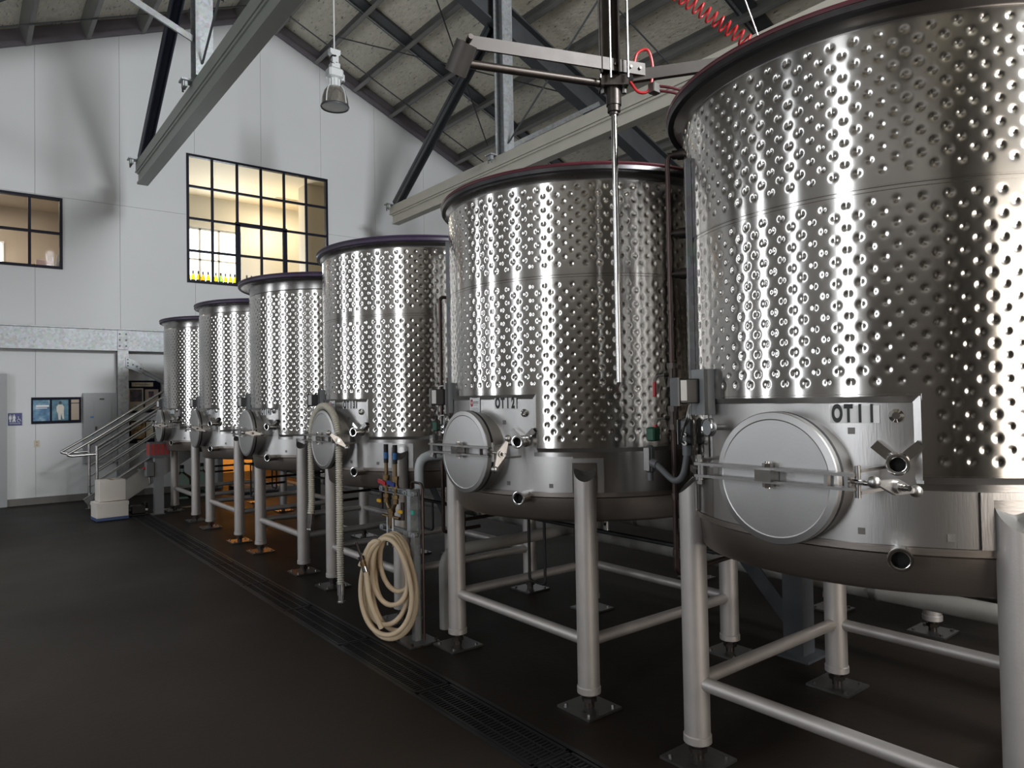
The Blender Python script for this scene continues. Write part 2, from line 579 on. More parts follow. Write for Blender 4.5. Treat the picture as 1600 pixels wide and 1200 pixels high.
DR0, DR1 = 1.95, 2.18         # drain channel
fl = MB()
fl.box(((LEFT_X - 0.3 + DR0) / 2, 6.0, -0.1), (DR0 - LEFT_X + 0.3, 26.5, 0.2))
fl.box(((RIGHT_X + 0.3 + DR1) / 2, 6.0, -0.1), (RIGHT_X + 0.3 - DR1, 26.5, 0.2))
fl.box(((DR0 + DR1) / 2, 15.3, -0.1), (DR1 - DR0, 7.8, 0.2))
tag(fl.build('floor', 'floor', smooth=0), 'dark brown sealed concrete floor of the cellar hall', kind='structure')
ch = MB()
ch.box(((DR0 + DR1) / 2, 2.1, -0.17), (DR1 - DR0, 18.6, 0.04))
tag(ch.build('floor_channel', 'pit', smooth=0), 'dark bottom of the long floor drain channel', kind='structure')

# end wall: panels with recessed joints, holes for two windows and a doorway
HOLES = [(3.34, 6.15, 3.91, 6.36), (-1.44, 1.36, 3.95, 5.17), (3.90, 5.60, 0.0, 2.25), (-0.42, 0.50, 0.0, 2.13)]


def wall_rects(x0, x1, z0, z1):
    xs = sorted({x0, x1} | {h[i] for h in HOLES for i in (0, 1) if x0 < h[i] < x1} | ({RX} if x0 < RX < x1 else set()))
    zs = sorted({z0, z1} | {h[i] for h in HOLES for i in (2, 3) if z0 < h[i] < z1})
    out = []
    for a, b in zip(xs, xs[1:]):
        for c, d in zip(zs, zs[1:]):
            mx, mz = (a + b) / 2, (c + d) / 2
            if not any(h[0] < mx < h[1] and h[2] < mz < h[3] for h in HOLES):
                out.append((a, b, c, d))
    return out


def wall_piece(mb, a, b, c, d, y0, y1, clip):
    za = min(d, roof_z(a, RZ + 0.27)) if clip else d
    zb = min(d, roof_z(b, RZ + 0.27)) if clip else d
    if za <= c and zb <= c:
        return
    mb.prism([(a, c), (b, c), (b, max(zb, c + 0.001)), (a, max(za, c + 0.001))], y1 - y0,
             Matrix(((1, 0, 0, 0), (0, 0, 1, y0), (0, 1, 0, 0), (0, 0, 0, 1))))


wb = MB()
for a, b, c, d in wall_rects(LEFT_X, RX, 0, 10.2) + wall_rects(RX, RIGHT_X, 0, 10.2):
    wall_piece(wb, a, b, c, d, WY + 0.02, WY + 0.16, True)
wall_end = tag(wb.build('wall_end', 'seam', smooth=0), 'pale gable end wall of vertical panels with two office windows', kind='structure')
seams = [-4.0, -2.84, -1.57, -0.30, 0.97, 2.23, 3.49, 4.75, 6.01, 7.27, 8.53, 9.79, 11.05, 12.31, 13.4]
G = 0.0022
for x0, x1 in zip(seams, seams[1:]):
    for z0, z1 in ((0.0, 2.9), (2.9, 5.19), (5.19, 10.3)):
        pm = MB()
        for a, b, c, d in wall_rects(x0 + G, x1 - G, z0 + G, z1 - G):
            wall_piece(pm, a, b, c, d, WY, WY + 0.03, True)
        if pm.v:
            pm.build('panel', 'wall', wall_end, smooth=0)
cb = MB()
for a, b in ((0.52, 3.85), (-3.95, -0.5), (5.65, 13.3)):
    cb.box(((a + b) / 2, WY - 0.03, 0.055), (b - a, 0.06, 0.11))
tag(cb.build('baseboard_end', 'curb', smooth=0), 'low concrete curb along the foot of the end wall', kind='structure')

# side wall with four tall windows (left of the camera)
sw = MB()
ys = [BACK_Y] + [y + s * w / 2 for y, w in zip(WIN_Y, WIN_WS) for s in (-1, 1)] + [WY + 0.16]
for i in range(0, len(ys) - 1):
    y0, y1 = ys[i], ys[i + 1]
    if i % 2 == 0:
        sw.box((LEFT_X - 0.1, (y0 + y1) / 2, 2.9), (0.2, y1 - y0, 5.8))
    else:
        sw.box((LEFT_X - 0.1, (y0 + y1) / 2, 0.4), (0.2, y1 - y0, 0.8))
        sw.box((LEFT_X - 0.1, (y0 + y1) / 2, 5.45), (0.2, y1 - y0, 0.7))
tag(sw.build('wall_left', 'sidewall', smooth=0), 'grey side wall with four tall narrow windows', kind='structure')
for i, (y, WIN_W) in enumerate(zip(WIN_Y, WIN_WS)):
    wf = MB()
    for s in (-1, 1):
        wf.box((LEFT_X + 0.01, y + s * (WIN_W / 2 + 0.02), 2.95), (0.06, 0.05, 4.4))
    for z in (0.78, 5.12):
        wf.box((LEFT_X + 0.01, y, z), (0.06, WIN_W + 0.09, 0.05))
    tag(wf.build('window_%d' % (i + 3), 'frame', smooth=0), 'tall narrow side window frame in the left wall', kind='structure')
dk = MB()
dk.box((LEFT_X + 0.03, -3.4, 1.9), (0.06, 6.0, 3.8))  # added unseen panel, darkens what the nearest tank reflects
tag(dk.build('added_dark_panel', 'darkpanel', smooth=0), 'wide dark panel added unseen on the left wall to darken the tank reflections', kind='structure')
rw = MB()
rw.box((RIGHT_X + 0.1, 3.6, 3.0), (0.2, 21.4, 6.0))
tag(rw.build('wall_right', 'sidewall', smooth=0), 'grey side wall behind the tanks', kind='structure')
# back wall behind the camera with a loading door opening and a gable window opening
bw = MB()
Mb = Matrix(((1, 0, 0, 0), (0, 0, 1, BACK_Y - 0.2), (0, 1, 0, 0), (0, 0, 0, 1)))
for poly in ([(LEFT_X, 0), (-0.6, 0), (-0.6, 3.7), (LEFT_X, 3.7)], [(3.8, 0), (RIGHT_X, 0), (RIGHT_X, 3.7), (3.8, 3.7)],
             [(LEFT_X, 3.7), (RIGHT_X, 3.7), (RIGHT_X, roof_z(RIGHT_X, 9.6)), (RIGHT_X, 6.4), (LEFT_X, 6.4), (LEFT_X, 6.0)],
             [(LEFT_X, 6.0), (2.8, 6.4), (2.8, 8.2), (2.8, roof_z(2.8, 9.6))], [(6.0, 6.4), (RIGHT_X, 6.0), (6.0, roof_z(6.0, 9.6))],
             [(2.8, 8.2), (6.0, 8.2), (6.0, roof_z(6, 9.6)), (RX, 9.6), (2.8, roof_z(2.8, 9.6))]):
    bw.prism(poly, 0.2, Mb)
tag(bw.build('wall_back', 'sidewall', smooth=0), 'back gable wall behind the viewer with a loading door', kind='structure')

# roof: two slopes of foil insulation on purlins and rafters
for side, x_e, nm, lab in ((-1, LEFT_X - 0.3, 'ceiling_left', 'left roof slope of foil insulation over steel purlins'),
                           (1, RIGHT_X + 0.3, 'ceiling_right', 'right roof slope of silver foil insulation over steel purlins')):
    top = RZ + 0.28
    cm = MB()
    M2 = Matrix(((1, 0, 0, 0), (0, 0, 1, BACK_Y - 0.3), (0, 1, 0, 0), (0, 0, 0, 1)))
    cm.prism([(RX, top), (x_e, roof_z(x_e, top)), (x_e, roof_z(x_e, top) + 0.1), (RX, top + 0.1)], WY - BACK_Y + 0.46, M2)
    ceil = tag(cm.build(nm, 'foil', smooth=0), lab, kind='structure')
    sl = Vector((side, 0, -PITCH)).normalized()
    nrm = Vector((side * PITCH, 0, 1)).normalized()
    x = RX + side * 0.42
    pme = MB()
    pme.channel((0, BACK_Y, 0), (0, WY - 0.005, 0), 0.26, 0.075, 0.012, up=nrm, side=-side)
    pm_mesh = pme.mesh('purlin', MT['purlin'], 0)
    while LEFT_X < x < RIGHT_X:
        p = link('purlin', pm_mesh, ceil)
        p.location = (x, 0, roof_z(x, RZ + 0.13))
        x += side * 0.87
    xe = RIGHT_X if side > 0 else LEFT_X
    # rake channel along the end wall, dark bridging strips and thin sag rods
    rk = MB()
    rk.bar((RX, WY - 0.05, RZ + 0.13), (xe, WY - 0.05, roof_z(xe, RZ + 0.13)), 0.08, 0.25, up=nrm)
    rk.build('rake_channel', 'rake', ceil, smooth=0)
    for yb in (11.9, 6.1, 3.0, 0.2):
        br = MB()
        br.bar((RX, yb, RZ + 0.25), (xe, yb, roof_z(xe, RZ + 0.25)), 0.34, 0.05, up=nrm)
        br.build('bridging_strip', 'dark_steel', ceil, smooth=0)
        br = MB()
        br.bar((RX, yb + 0.1, RZ + 0.21), (xe, yb + 0.1, roof_z(xe, RZ + 0.21)), 0.035, 0.02, up=nrm)
        br.build('bridging_angle', 'galv', ceil, smooth=0)
    for yb in (13.25, 7.6, 4.6):
        rr = MB()
        rr.cyl((RX + side * 0.3, yb, roof_z(RX + side * 0.3, RZ - 0.02)), (xe, yb, roof_z(xe, RZ - 0.02)), 0.014, n=8)
        rr.build('sag_rod', 'dark_steel', ceil)
    for yb in (9.25, 3.2, -2.8):
        rf = MB()
        rf.ibeam((RX, yb, RZ - 0.26), (xe, yb, roof_z(xe, RZ - 0.26)), 0.48, 0.24, 0.03, 0.02, up=nrm)
        rf.build('rafter', 'dark_steel', ceil, smooth=0)
    # crossed wind-brace rods under the slope
    for (xa, ya), (xb, yb) in (((RX + side * 1.0, 12.9), (RX + side * 4.6, 9.5)), ((RX + side * 4.6, 12.6), (RX + side * 1.0, 9.5)),
                               ((RX + side * 0.8, 8.9), (RX + side * 5.2, 3.5))):
        wr = MB()
        wr.cyl((xa, ya, roof_z(xa, RZ - 0.05)), (xb, yb, roof_z(xb, RZ - 0.05)), 0.013, n=8)
        wr.build('brace_rod', 'dark_steel', ceil)

# mezzanine edge beam with column and knee brace against the end wall
mz = thing('edge_beam', 'galvanised steel edge beam running across the end wall below the windows', 'beam', (0, WY - 0.1, 0))
m_ = MB()
m_.ibeam((-3.95, 0, 2.765), (12.9, 0, 2.765), 0.385, 0.17, 0.016, 0.1)
m_.build('girder', 'galv_bright', mz, smooth=0)
m_ = MB()
for x in (2.155, 2.245, 2.335):
    pass
m_.box((2.24, -0.06, 2.765), (0.17, 0.02, 0.34))
m_.build('splice_plate', 'galv', mz, smooth=0)
for i in range(3):
    for s in (-1, 1):
        b_ = MB()
        b_.cyl((2.24 + s * 0.05, -0.07, 2.66 + i * 0.105), (2.24 + s * 0.05, -0.088, 2.66 + i * 0.105), 0.014, n=8)
        b_.build('bolt', 'dark_steel', mz)
sc_ = thing('support_column', 'galvanised steel column under the edge beam, beside the grey electrical cabinet', 'column', (2.235, WY - 0.12, 0))
m_ = MB()
m_.ibeam((0, 0, 0.0), (0, 0, 2.57), 0.17, 0.17, 0.014, 0.012, up=(0, 1, 0))
m_.build('shaft', 'galv', sc_, smooth=0)
m_ = MB()
m_.box((0, 0, 0.011), (0.26, 0.2, 0.022))
m_.build('base_plate', 'galv', sc_, smooth=0)
m_ = MB()
m_.prism([(0.04, 2.46), (0.34, 2.33), (0.29, 2.17), (0.04, 2.28)], 0.02, Matrix(((1, 0, 0, 0), (0, 0, 1, -0.105), (0, 1, 0, 0), (0, 0, 0, 1))))
gs = m_.build('gusset_plate', 'galv_bright', sc_, smooth=0)
for x, z in ((0.07, 2.42), (0.07, 2.36), (0.07, 2.31), (0.15, 2.33), (0.21, 2.30), (0.27, 2.26)):
    b_ = MB()
    b_.cyl((x, -0.105, z), (x, -0.12, z), 0.013, n=8)
    b_.build('bolt', 'dark_steel', gs)
m_ = MB()
m_.channel((0.27, -0.06, 2.27), (1.35, -0.06, 1.62), 0.12, 0.05, 0.01, up=(0, -1, 0))
m_.build('knee_brace', 'galv_bright', sc_, smooth=0)


# ------------------------------------------------------------------ windows in the end wall
def end_window(name, x0, x1, z0, z1, nc, nr, lab, sash=None):
    w = MB()
    t = 0.045
    for x in (x0, x1):
        w.box((x + (t / 2 if x == x0 else -t / 2), WY + 0.02, (z0 + z1) / 2), (t, 0.09, z1 - z0))
    for z in (z0, z1):
        w.box(((x0 + x1) / 2, WY + 0.02, z + (t / 2 if z == z0 else -t / 2)), (x1 - x0 - 2 * t, 0.09, t))
    root = tag(w.build(name, 'frame', smooth=0), lab, kind='structure')
    cw, rh = (x1 - x0) / nc, (z1 - z0) / nr
    for i in range(1, nc):
        b = MB()
        tt = 0.075 if sash and i in sash[0] else 0.042
        b.box((x0 + i * cw, WY + 0.015, (z0 + z1) / 2), (tt if not (sash and i in sash[0]) else 0.042, 0.05, z1 - z0 - 2 * t))
        b.build('muntin', 'frame', root, smooth=0)
    for j in range(1, nr):
        b = MB()
        b.box(((x0 + x1) / 2, WY + 0.012, z0 + j * rh), (x1 - x0 - 2 * t, 0.05, 0.042))
        b.build('muntin', 'frame', root, smooth=0)
    if sash:
        a, c = x0 + sash[0][0] * cw, x0 + sash[0][1] * cw
        b = MB()
        zt = z0 + 2 * rh
        for x in (a, c):
            b.box((x, WY - 0.01, (z0 + zt) / 2), (0.085, 0.05, zt - z0))
        b.box(((a + c) / 2, WY - 0.01, zt), (c - a + 0.085, 0.05, 0.075))
        b.build('sash_frame', 'frame', root, smooth=0)
    for i in range(nc):
        for j in range(nr):
            p = MB()
            p.box((x0 + (i + 0.5) * cw, WY + 0.03, z0 + (j + 0.5) * rh), (cw - 0.03, 0.006, rh - 0.03))
            p.build('pane', 'glass', root, smooth=0)
    return root


end_window('window_1', 3.34, 6.15, 3.91, 6.36, 6, 4, 'large black gridded office window high on the end wall', ((2, 4),))
end_window('window_2', -1.44, 1.36, 3.95, 5.17, 6, 2, 'lower black gridded window at the left of the end wall', None)

# office rooms behind the windows
om = MB()
om.box((5.2, 17.0, 3.68), (5.2, 5.5, 0.2))
tag(om.build('floor_office', 'coolwall', smooth=0), 'office floor behind the large window', kind='structure')
om = MB()
om.box((5.2, 17.0, 6.95), (5.2, 5.5, 0.2))
tag(om.build('ceiling_office', 'warmwall', smooth=0), 'warm cream office ceiling behind the large window', kind='structure')
om = MB()
om.box((7.75, 17.0, 5.3), (0.2, 5.5, 3.1))
om.box((6.95, 16.4, 5.3), (0.9, 0.5, 3.1))
tag(om.build('wall_office_side', 'warmwall', smooth=0), 'warm cream office side wall behind the large window', kind='structure')
om = MB()
om.box((2.65, 17.0, 5.3), (0.2, 5.5, 3.1))
tag(om.build('wall_office_near', 'warmwall', smooth=0), 'office partition wall behind the large window', kind='structure')
# office rear wall with its own bright window
OY = 18.6
om = MB()
for a, b, c, d in ((2.7, 4.35, 3.7, 6.9), (5.72, 7.7, 3.7, 6.9), (4.35, 5.72, 3.7, 4.02), (4.35, 5.72, 6.05, 6.9)):
    om.box(((a + b) / 2, OY + 0.1, (c + d) / 2), (b - a, 0.2, d - c))
tag(om.build('wall_office_back', 'coolwall', smooth=0), 'pale office rear wall with a bright daylight window', kind='structure')
om = MB()
om.box((5.03, OY + 0.18, 5.04), (1.37, 0.02, 2.04))
owin = tag(om.build('window_7', 'sky', smooth=0), 'bright daylight window at the back of the office', kind='structure')
om = MB()
for x in (4.38, 4.72, 5.18, 5.7):
    om.box((x, OY + 0.08, 5.04), (0.05, 0.06, 2.04))
for z in (4.04, 4.62, 5.25, 6.02):
    om.box((5.03, OY + 0.08, z), (1.37, 0.06, 0.04))
om.build('muntin', 'coolwall', owin, smooth=0)
area('office_daylight', (5.03, OY - 0.02, 5.15), (-PI / 2, 0, 0), 1.3, 1.7, 55, (0.86, 0.94, 1.0))
ol = thing('office_lamp', 'slim white strip lamp on the office ceiling behind the large window', 'lamp', (6.9, 17.7, 6.85))
om = MB()
om.box((0, 0, -0.03), (1.2, 0.12, 0.06), bev=0.01)
om.build('housing', 'lampwhite', ol)
area('office_lamp_light', (6.5, 17.6, 6.75), (0, 0, 0), 1.2, 0.3, 34, (1.0, 0.80, 0.50))
area('office_ceiling_fill', (6.3, 17.6, 5.4), (PI, 0, 0), 0.5, 0.5, 14, (1.0, 0.80, 0.50))  # added fill light for the office ceiling, no lamp hangs here
# counter shelf in the office just inside the glass, bottles on it
om = MB()
om.box((4.75, WY + 0.30, 3.86), (2.8, 0.24, 0.06))
tag(om.build('trim_sill', 'frame', smooth=0), 'dark inner sill below the large office window', kind='structure')
bspec = [('bot_yellow', 'yellow'), ('bot_yellow', 'yellow'), ('bot_yellow', 'yellow'), ('bot_orange', 'orange'), ('bot_yellow', 'yellow'),
         ('bot_yellow', 'yellow'), ('bot_green', 'green'), ('bot_yellow', 'yellow'), ('bot_yellow', 'yellow'), ('bot_yellow', 'yellow')]
ordn = ['first', 'second', 'third', 'fourth', 'fifth', 'sixth', 'seventh', 'eighth', 'ninth', 'tenth']
bx = [3.43, 3.52, 3.61, 3.70, 3.79, 3.94, 4.03, 4.12, 4.21, 4.30, 4.53, 4.63, 4.74, 4.84]
for i, x in enumerate(bx):
    dark = i >= 10
    m1, cn = ('bot_dark', 'dark') if dark else bspec[i]
    if dark:
        lb = 'dark wine bottle on the office window sill, number %s of four inside the sash' % ordn[i - 10]
    else:
        lb = '%s wine bottle on the office window sill, %s from the left' % (cn, ordn[i])
    bt = thing('wine_bottle', lb, 'bottle', (x, WY + 0.27 + 0.02 * (i % 2), 3.89), group='bottles on the office window sill')
    b = MB()
    b.lathe([(0.001, 0), (0.036, 0), (0.038, 0.01), (0.038, 0.17), (0.032, 0.2), (0.015, 0.235), (0.0135, 0.3), (0.001, 0.3)], 14)
    b.build('body', m1, bt)
    b = MB()
    b.lathe([(0.0388, 0.04), (0.0388, 0.13)], 14)
    b.build('paper_label', 'bot_dark', bt)
    b = MB()
    b.lathe([(0.0145, 0.245), (0.0148, 0.302), (0.001, 0.303)], 10)
    b.build('neck_foil', 'bot_dark', bt)

# room behind the smaller window at the left
om = MB()
om.box((0.1, 17.4, 4.6), (5.0, 0.15, 2.2))
om.box((2.5, 15.9, 4.6), (0.15, 3.0, 2.2))
tag(om.build('wall_tasting_room', 'beigewall', smooth=0), 'beige room wall behind the smaller window', kind='structure')
om = MB()
om.box((0.1, 15.9, 5.72), (5.0, 3.2, 0.12))
tag(om.build('ceiling_tasting_room', 'beigewall', smooth=0), 'beige room ceiling behind the smaller window', kind='structure')
om = MB()
om.box((0.1, 15.9, 3.6), (5.0, 3.2, 0.12))
tag(om.build('floor_tasting_room', 'beigewall', smooth=0), 'room floor behind the smaller window', kind='structure')
om = MB()
om.box((0.36, 17.3, 4.68), (0.62, 0.06, 0.52))
ow = tag(om.build('window_8', 'coolwall', smooth=0), 'small bright window in the room behind the left glazing', kind='structure')
om = MB()
om.box((0.36, 17.26, 4.68), (0.54, 0.03, 0.44))
om.build('pane', 'sky', ow, smooth=0)
area('tasting_room_light', (0.2, 15.8, 5.6), (0, 0, 0), 1.4, 0.5, 60, (1.0, 0.90, 0.76))
tl = MB()
tl.box((0.45, 15.7, 5.6), (1.5, 0.12, 0.07), bev=0.01)
tag(tl.build('strip_lamp', 'lampwhite'), 'white strip lamp seen through the smaller left window', 'lamp')
for k, (x, h, w_, m1, lb) in enumerate(((1.12, 0.22, 0.24, 'pink', 'pinkish box on the sill inside the left window'),
                                        (1.24, 0.27, 0.05, 'lampwhite', 'narrow white bottle standing inside the left window'),
                                        (1.31, 0.33, 0.05, 'lampwhite', 'taller white bottle at the right end inside the left window'))):
    b = MB()
    if k == 0:
        b.box((x, WY + 0.3, 3.91 + h / 2), (w_, 0.15, h), bev=0.008)
    else:
        b.lathe([(0.001, 0), (w_ / 2, 0), (w_ / 2, h * 0.6), (w_ / 5, h * 0.8), (w_ / 5, h), (0.001, h)], 12, Matrix.Translation((x, WY + 0.28, 3.91)))
    tag(b.build('sill_box' if k == 0 else 'white_bottle', m1), lb, 'box' if k == 0 else 'bottle')
om = MB()
om.box((0.0, WY + 0.28, 3.86), (2.8, 0.24, 0.1))
tag(om.build('trim_sill_left', 'beigewall', smooth=0), 'beige inner sill below the smaller window', kind='structure')

# warm orange room behind the doorway in the end wall
om = MB()
om.box((5.6, 17.2, 1.3), (4.6, 0.12, 2.6))
om.box((3.6, 15.7, 1.3), (0.12, 3.0, 2.6))
om.box((7.9, 15.7, 1.3), (0.12, 3.0, 2.6))
tag(om.build('wall_store_room', 'orange', smooth=0), 'orange wall of the lit room through the doorway', kind='structure')
om = MB()
om.box((5.75, 15.7, 2.62), (4.4, 3.1, 0.1))
tag(om.build('ceiling_store_room', 'warmwall', smooth=0), 'ceiling of the lit room through the doorway', kind='structure')
area('store_room_light', (5.3, 15.6, 2.0), (PI / 2, 0, 0), 1.2, 0.4, 38, (1.0, 0.78, 0.42))
om = MB()
for x in (3.90, 5.60):
    om.box((x, WY + 0.04, 1.125), (0.09, 0.2, 2.25))
om.box((4.75, WY + 0.04, 2.25), (1.79, 0.2, 0.09))
tag(om.build('door_2', 'grey_paint', smooth=0), 'grey frame of the open doorway to the orange room', kind='structure')
om = MB()
for x in (-0.42, 0.53):
    om.box((x, WY - 0.01, 1.08), (0.10, 0.16, 2.16))
om.box((0.055, WY - 0.01, 2.14), (0.85, 0.16, 0.10))
d1 = tag(om.build('door_1', 'grey_paint', smooth=0), 'grey steel door and frame at the left edge of the end wall', kind='structure')
om = MB()
om.box((0.055, WY + 0.03, 1.05), (0.85, 0.05, 2.08))
om.build('door_leaf', 'grey_paint', d1, smooth=0)
om = MB()
om.cyl((0.42, WY + 0.005, 1.02), (0.42, WY - 0.05, 1.02), 0.012)
om.cyl((0.42, WY - 0.05, 1.02), (0.31, WY - 0.05, 1.02), 0.011)
om.build('door_handle', 'chrome', d1)

# ------------------------------------------------------------------ things on the end wall
Mw = Matrix(((1, 0, 0, 0), (0, 0, -1, 0), (0, 1, 0, 0), (0, 0, 0, 1)))          # local xy -> wall plane, z toward the hall


def on_wall(x, z, off=0.0):
    return Matrix.Translation((x, -off, z)) @ Mw


sg = thing('restroom_sign', 'blue square restroom sign beside the grey door', 'sign', (0.69, WY - 0.001, 1.415))
b = MB()
b.box((0, -0.004, 0), (0.19, 0.008, 0.205), bev=0.0)
b.build('plate', 'signblue', sg, smooth=0)
ic = MB()
ic.ball((-0.065, -0.009, 0.068), 0.011, sz=1)
ic.prism([(-0.068 - 0.012, 0.055), (-0.062 + 0.012, 0.055), (-0.047, 0.0), (-0.056, 0.0), (-0.056, -0.045), (-0.074, -0.045), (-0.074, 0.0), (-0.083, 0.0)], 0.003, on_wall(0, 0, 0.008))
ic.build('woman_symbol', 'white_print', sg)
ic = MB()
ic.ball((-0.012, -0.009, 0.068), 0.011)
ic.prism([(-0.026, 0.055), (0.002, 0.055), (0.010, 0.01), (-0.001, 0.012), (0.008, -0.045), (-0.006, -0.045), (-0.012, -0.012), (-0.02, -0.045), (-0.034, -0.045), (-0.024, 0.012), (-0.034, 0.01)], 0.003, on_wall(0, 0, 0.008))
ic.build('man_symbol', 'white_print', sg)
ic = MB()
ic.box((-0.039, -0.009, 0.012), (0.004, 0.002, 0.12))
ic.build('divider_line', 'white_print', sg, smooth=0)
ic = MB()
ic.tube(arc((0.05, -0.01, -0.022), 0.021, 0.5, 5.2, 14, (1, 0, 0), (0, 0, 1)), 0.003, 6)
ic.tube([(0.045, -0.01, 0.03), (0.047, -0.01, 0.0), (0.066, -0.01, 0.0), (0.074, -0.01, -0.03), (0.084, -0.01, -0.028)], 0.004, 6)
ic.ball((0.044, -0.01, 0.04), 0.008)
ic.build('wheelchair_symbol', 'white_print', sg)
text_mesh('RESTROOMS', 0.026, on_wall(0, -0.068, 0.0085), 'white_print', 'lettering', sg)

ps1 = thing('framed_picture', 'long dark framed board with blue poster and picture of a seated figure in white', 'picture', (1.265, WY - 0.001, 1.55))
b = MB()
b.box((0, -0.012, 0), (0.71, 0.024, 0.44))
b.build('frame', 'navy_board', ps1, smooth=0)
b = MB()
b.box((-0.215, -0.027, 0), (0.235, 0.006, 0.35))
bp1 = b.build('blue_poster', 'ph_blue', ps1, smooth=0)
b = MB()
b.box((-0.2, -0.031, 0.075), (0.18, 0.002, 0.028))
b.box((-0.215, -0.031, 0.04), (0.16, 0.002, 0.012))
b.build('print_line', 'white_print', bp1, smooth=0)
b = MB()
b.box((-0.215, -0.031, 0.135), (0.2, 0.002, 0.035))
b.build('title_band', 'ph_teal', bp1, smooth=0)
b = MB()
b.box((0.05, -0.027, 0), (0.235, 0.006, 0.35))
pc = b.build('figure_print', 'ph_teal', ps1, smooth=0)
b = MB()
b.prism([(-0.05, -0.02), (-0.055, 0.06), (-0.03, 0.095), (0.03, 0.095), (0.055, 0.06), (0.05, -0.02), (0.055, -0.15), (0.035, -0.15), (0.01, -0.05), (0.005, -0.16), (-0.025, -0.16), (-0.035, -0.05)], 0.002, on_wall(0.05, 0, 0.03))
b.build('figure', 'skin_print', pc, smooth=0)
b = MB()
b.prism([(0.022 * math.cos(k * PI / 5), 0.128 + 0.026 * math.sin(k * PI / 5)) for k in range(10)], 0.003, on_wall(0.05, 0, 0.03))
b.build('figure_hair', 'ink', pc, smooth=0)
b = MB()
b.box((0.265, -0.027, -0.03), (0.115, 0.006, 0.28))
b.build('text_sheet', 'tan_paper', ps1, smooth=0)
b = MB()
b.box((0.265, -0.027, 0.15), (0.115, 0.006, 0.055))
b.build('title_sheet', 'tan_paper', ps1, smooth=0)

ps2 = thing('notice_board', 'dark notice board with flower print and text sheet above the stair rail', 'board', (2.60, WY - 0.001, 1.765))
b = MB()
b.box((0, -0.012, 0), (0.53, 0.024, 0.58))
b.build('frame', 'navy_board', ps2, smooth=0)
b = MB()
b.box((-0.03, -0.027, 0.22), (0.35, 0.006, 0.075))
tb = b.build('title_plate', 'cream_paper', ps2, smooth=0)
text_mesh('Six Points Estate', 0.036, on_wall(-0.03, 0.22, 0.0305), 'ink', 'lettering', tb)
b = MB()
b.box((-0.135, -0.027, -0.05), (0.235, 0.006, 0.40))
fp = b.build('flower_sheet', 'cream_paper', ps2, smooth=0)
b = MB()
b.box((-0.135, -0.031, 0.02), (0.195, 0.002, 0.22))
b.build('flower_print', 'ph_dark', fp, smooth=0)
b = MB()
b.box((-0.135, -0.031, -0.19), (0.03, 0.002, 0.06))
b.build('small_mark', 'ink', fp, smooth=0)
b = MB()
b.box((0.12, -0.027, -0.05), (0.22, 0.006, 0.36))
tp = b.build('text_sheet', 'tan_paper', ps2, smooth=0)
b = MB()
b.box((0.11, -0.031, 0.04), (0.085, 0.002, 0.11))
b.build('small_photo', 'ph_dark', tp, smooth=0)
b = MB()
b.prism([(0.022 * math.cos(k * PI / 6), 0.022 * math.sin(k * PI / 6)) for k in range(12)], 0.003, on_wall(0.05, -0.18, 0.03))
b.build('yellow_sticker', 'yellow', tp, smooth=0)
ps3 = thing('notice_board', 'lower dark framed board with warm orange picture behind the stair rails', 'board', (2.56, WY - 0.001, 1.13))
b = MB()
b.box((0, -0.012, 0), (0.40, 0.024, 0.40))
b.build('frame', 'navy_board', ps3, smooth=0)
b = MB()
b.box((-0.065, -0.027, 0.03), (0.225, 0.006, 0.30))
b.build('picture_print', 'ph_warm', ps3, smooth=0)
b = MB()
b.box((0.125, -0.027, 0.03), (0.12, 0.006, 0.30))
b.build('text_sheet', 'cream_paper', ps3, smooth=0)
b = MB()
b.box((0.0, -0.027, -0.165), (0.16, 0.006, 0.035))
b.build('caption_plate', 'tan_paper', ps3, smooth=0)

oc = thing('wall_outlet', 'ivory electrical outlet plate low on the white end wall', 'outlet', (0.985, WY - 0.001, 1.0))
b = MB()
b.box((0, -0.004, 0), (0.075, 0.008, 0.115))
b.build('cover_plate', 'outlet', oc, smooth=0)
for z in (-0.025, 0.025):
    b = MB()
    b.box((0, -0.010, z), (0.032, 0.004, 0.028))
    b.build('socket', 'tan_paper', oc, smooth=0)

ep = thing('electrical_cabinet', 'tall grey electrical cabinet on the end wall behind the stair rail', 'cabinet', (1.895, WY - 0.001, 0.62))
b = MB()
b.box((0, -0.07, 0.61), (0.51, 0.14, 1.21))
b.build('body', 'grey_paint', ep, smooth=0)
b = MB()
b.box((0.03, -0.145, 0.58), (0.26, 0.01, 0.98))
dr = b.build('door', 'grey_paint', ep, smooth=0)
b = MB()
b.box((-0.07, -0.155, 0.60), (0.03, 0.012, 0.075))
b.build('latch', 'blackbox', dr, smooth=0)
b = MB()
b.box((0.02, -0.152, 1.11), (0.07, 0.004, 0.022))
b.build('name_tag', 'ink', dr, smooth=0)
for z in (0.80, 0.50):
    b = MB()
    b.box((-0.13, -0.142, z), (0.05, 0.004, 0.03 if z > 0.6 else 0.045))
    b.build('blue_tape', 'bluetape', ep, smooth=0)

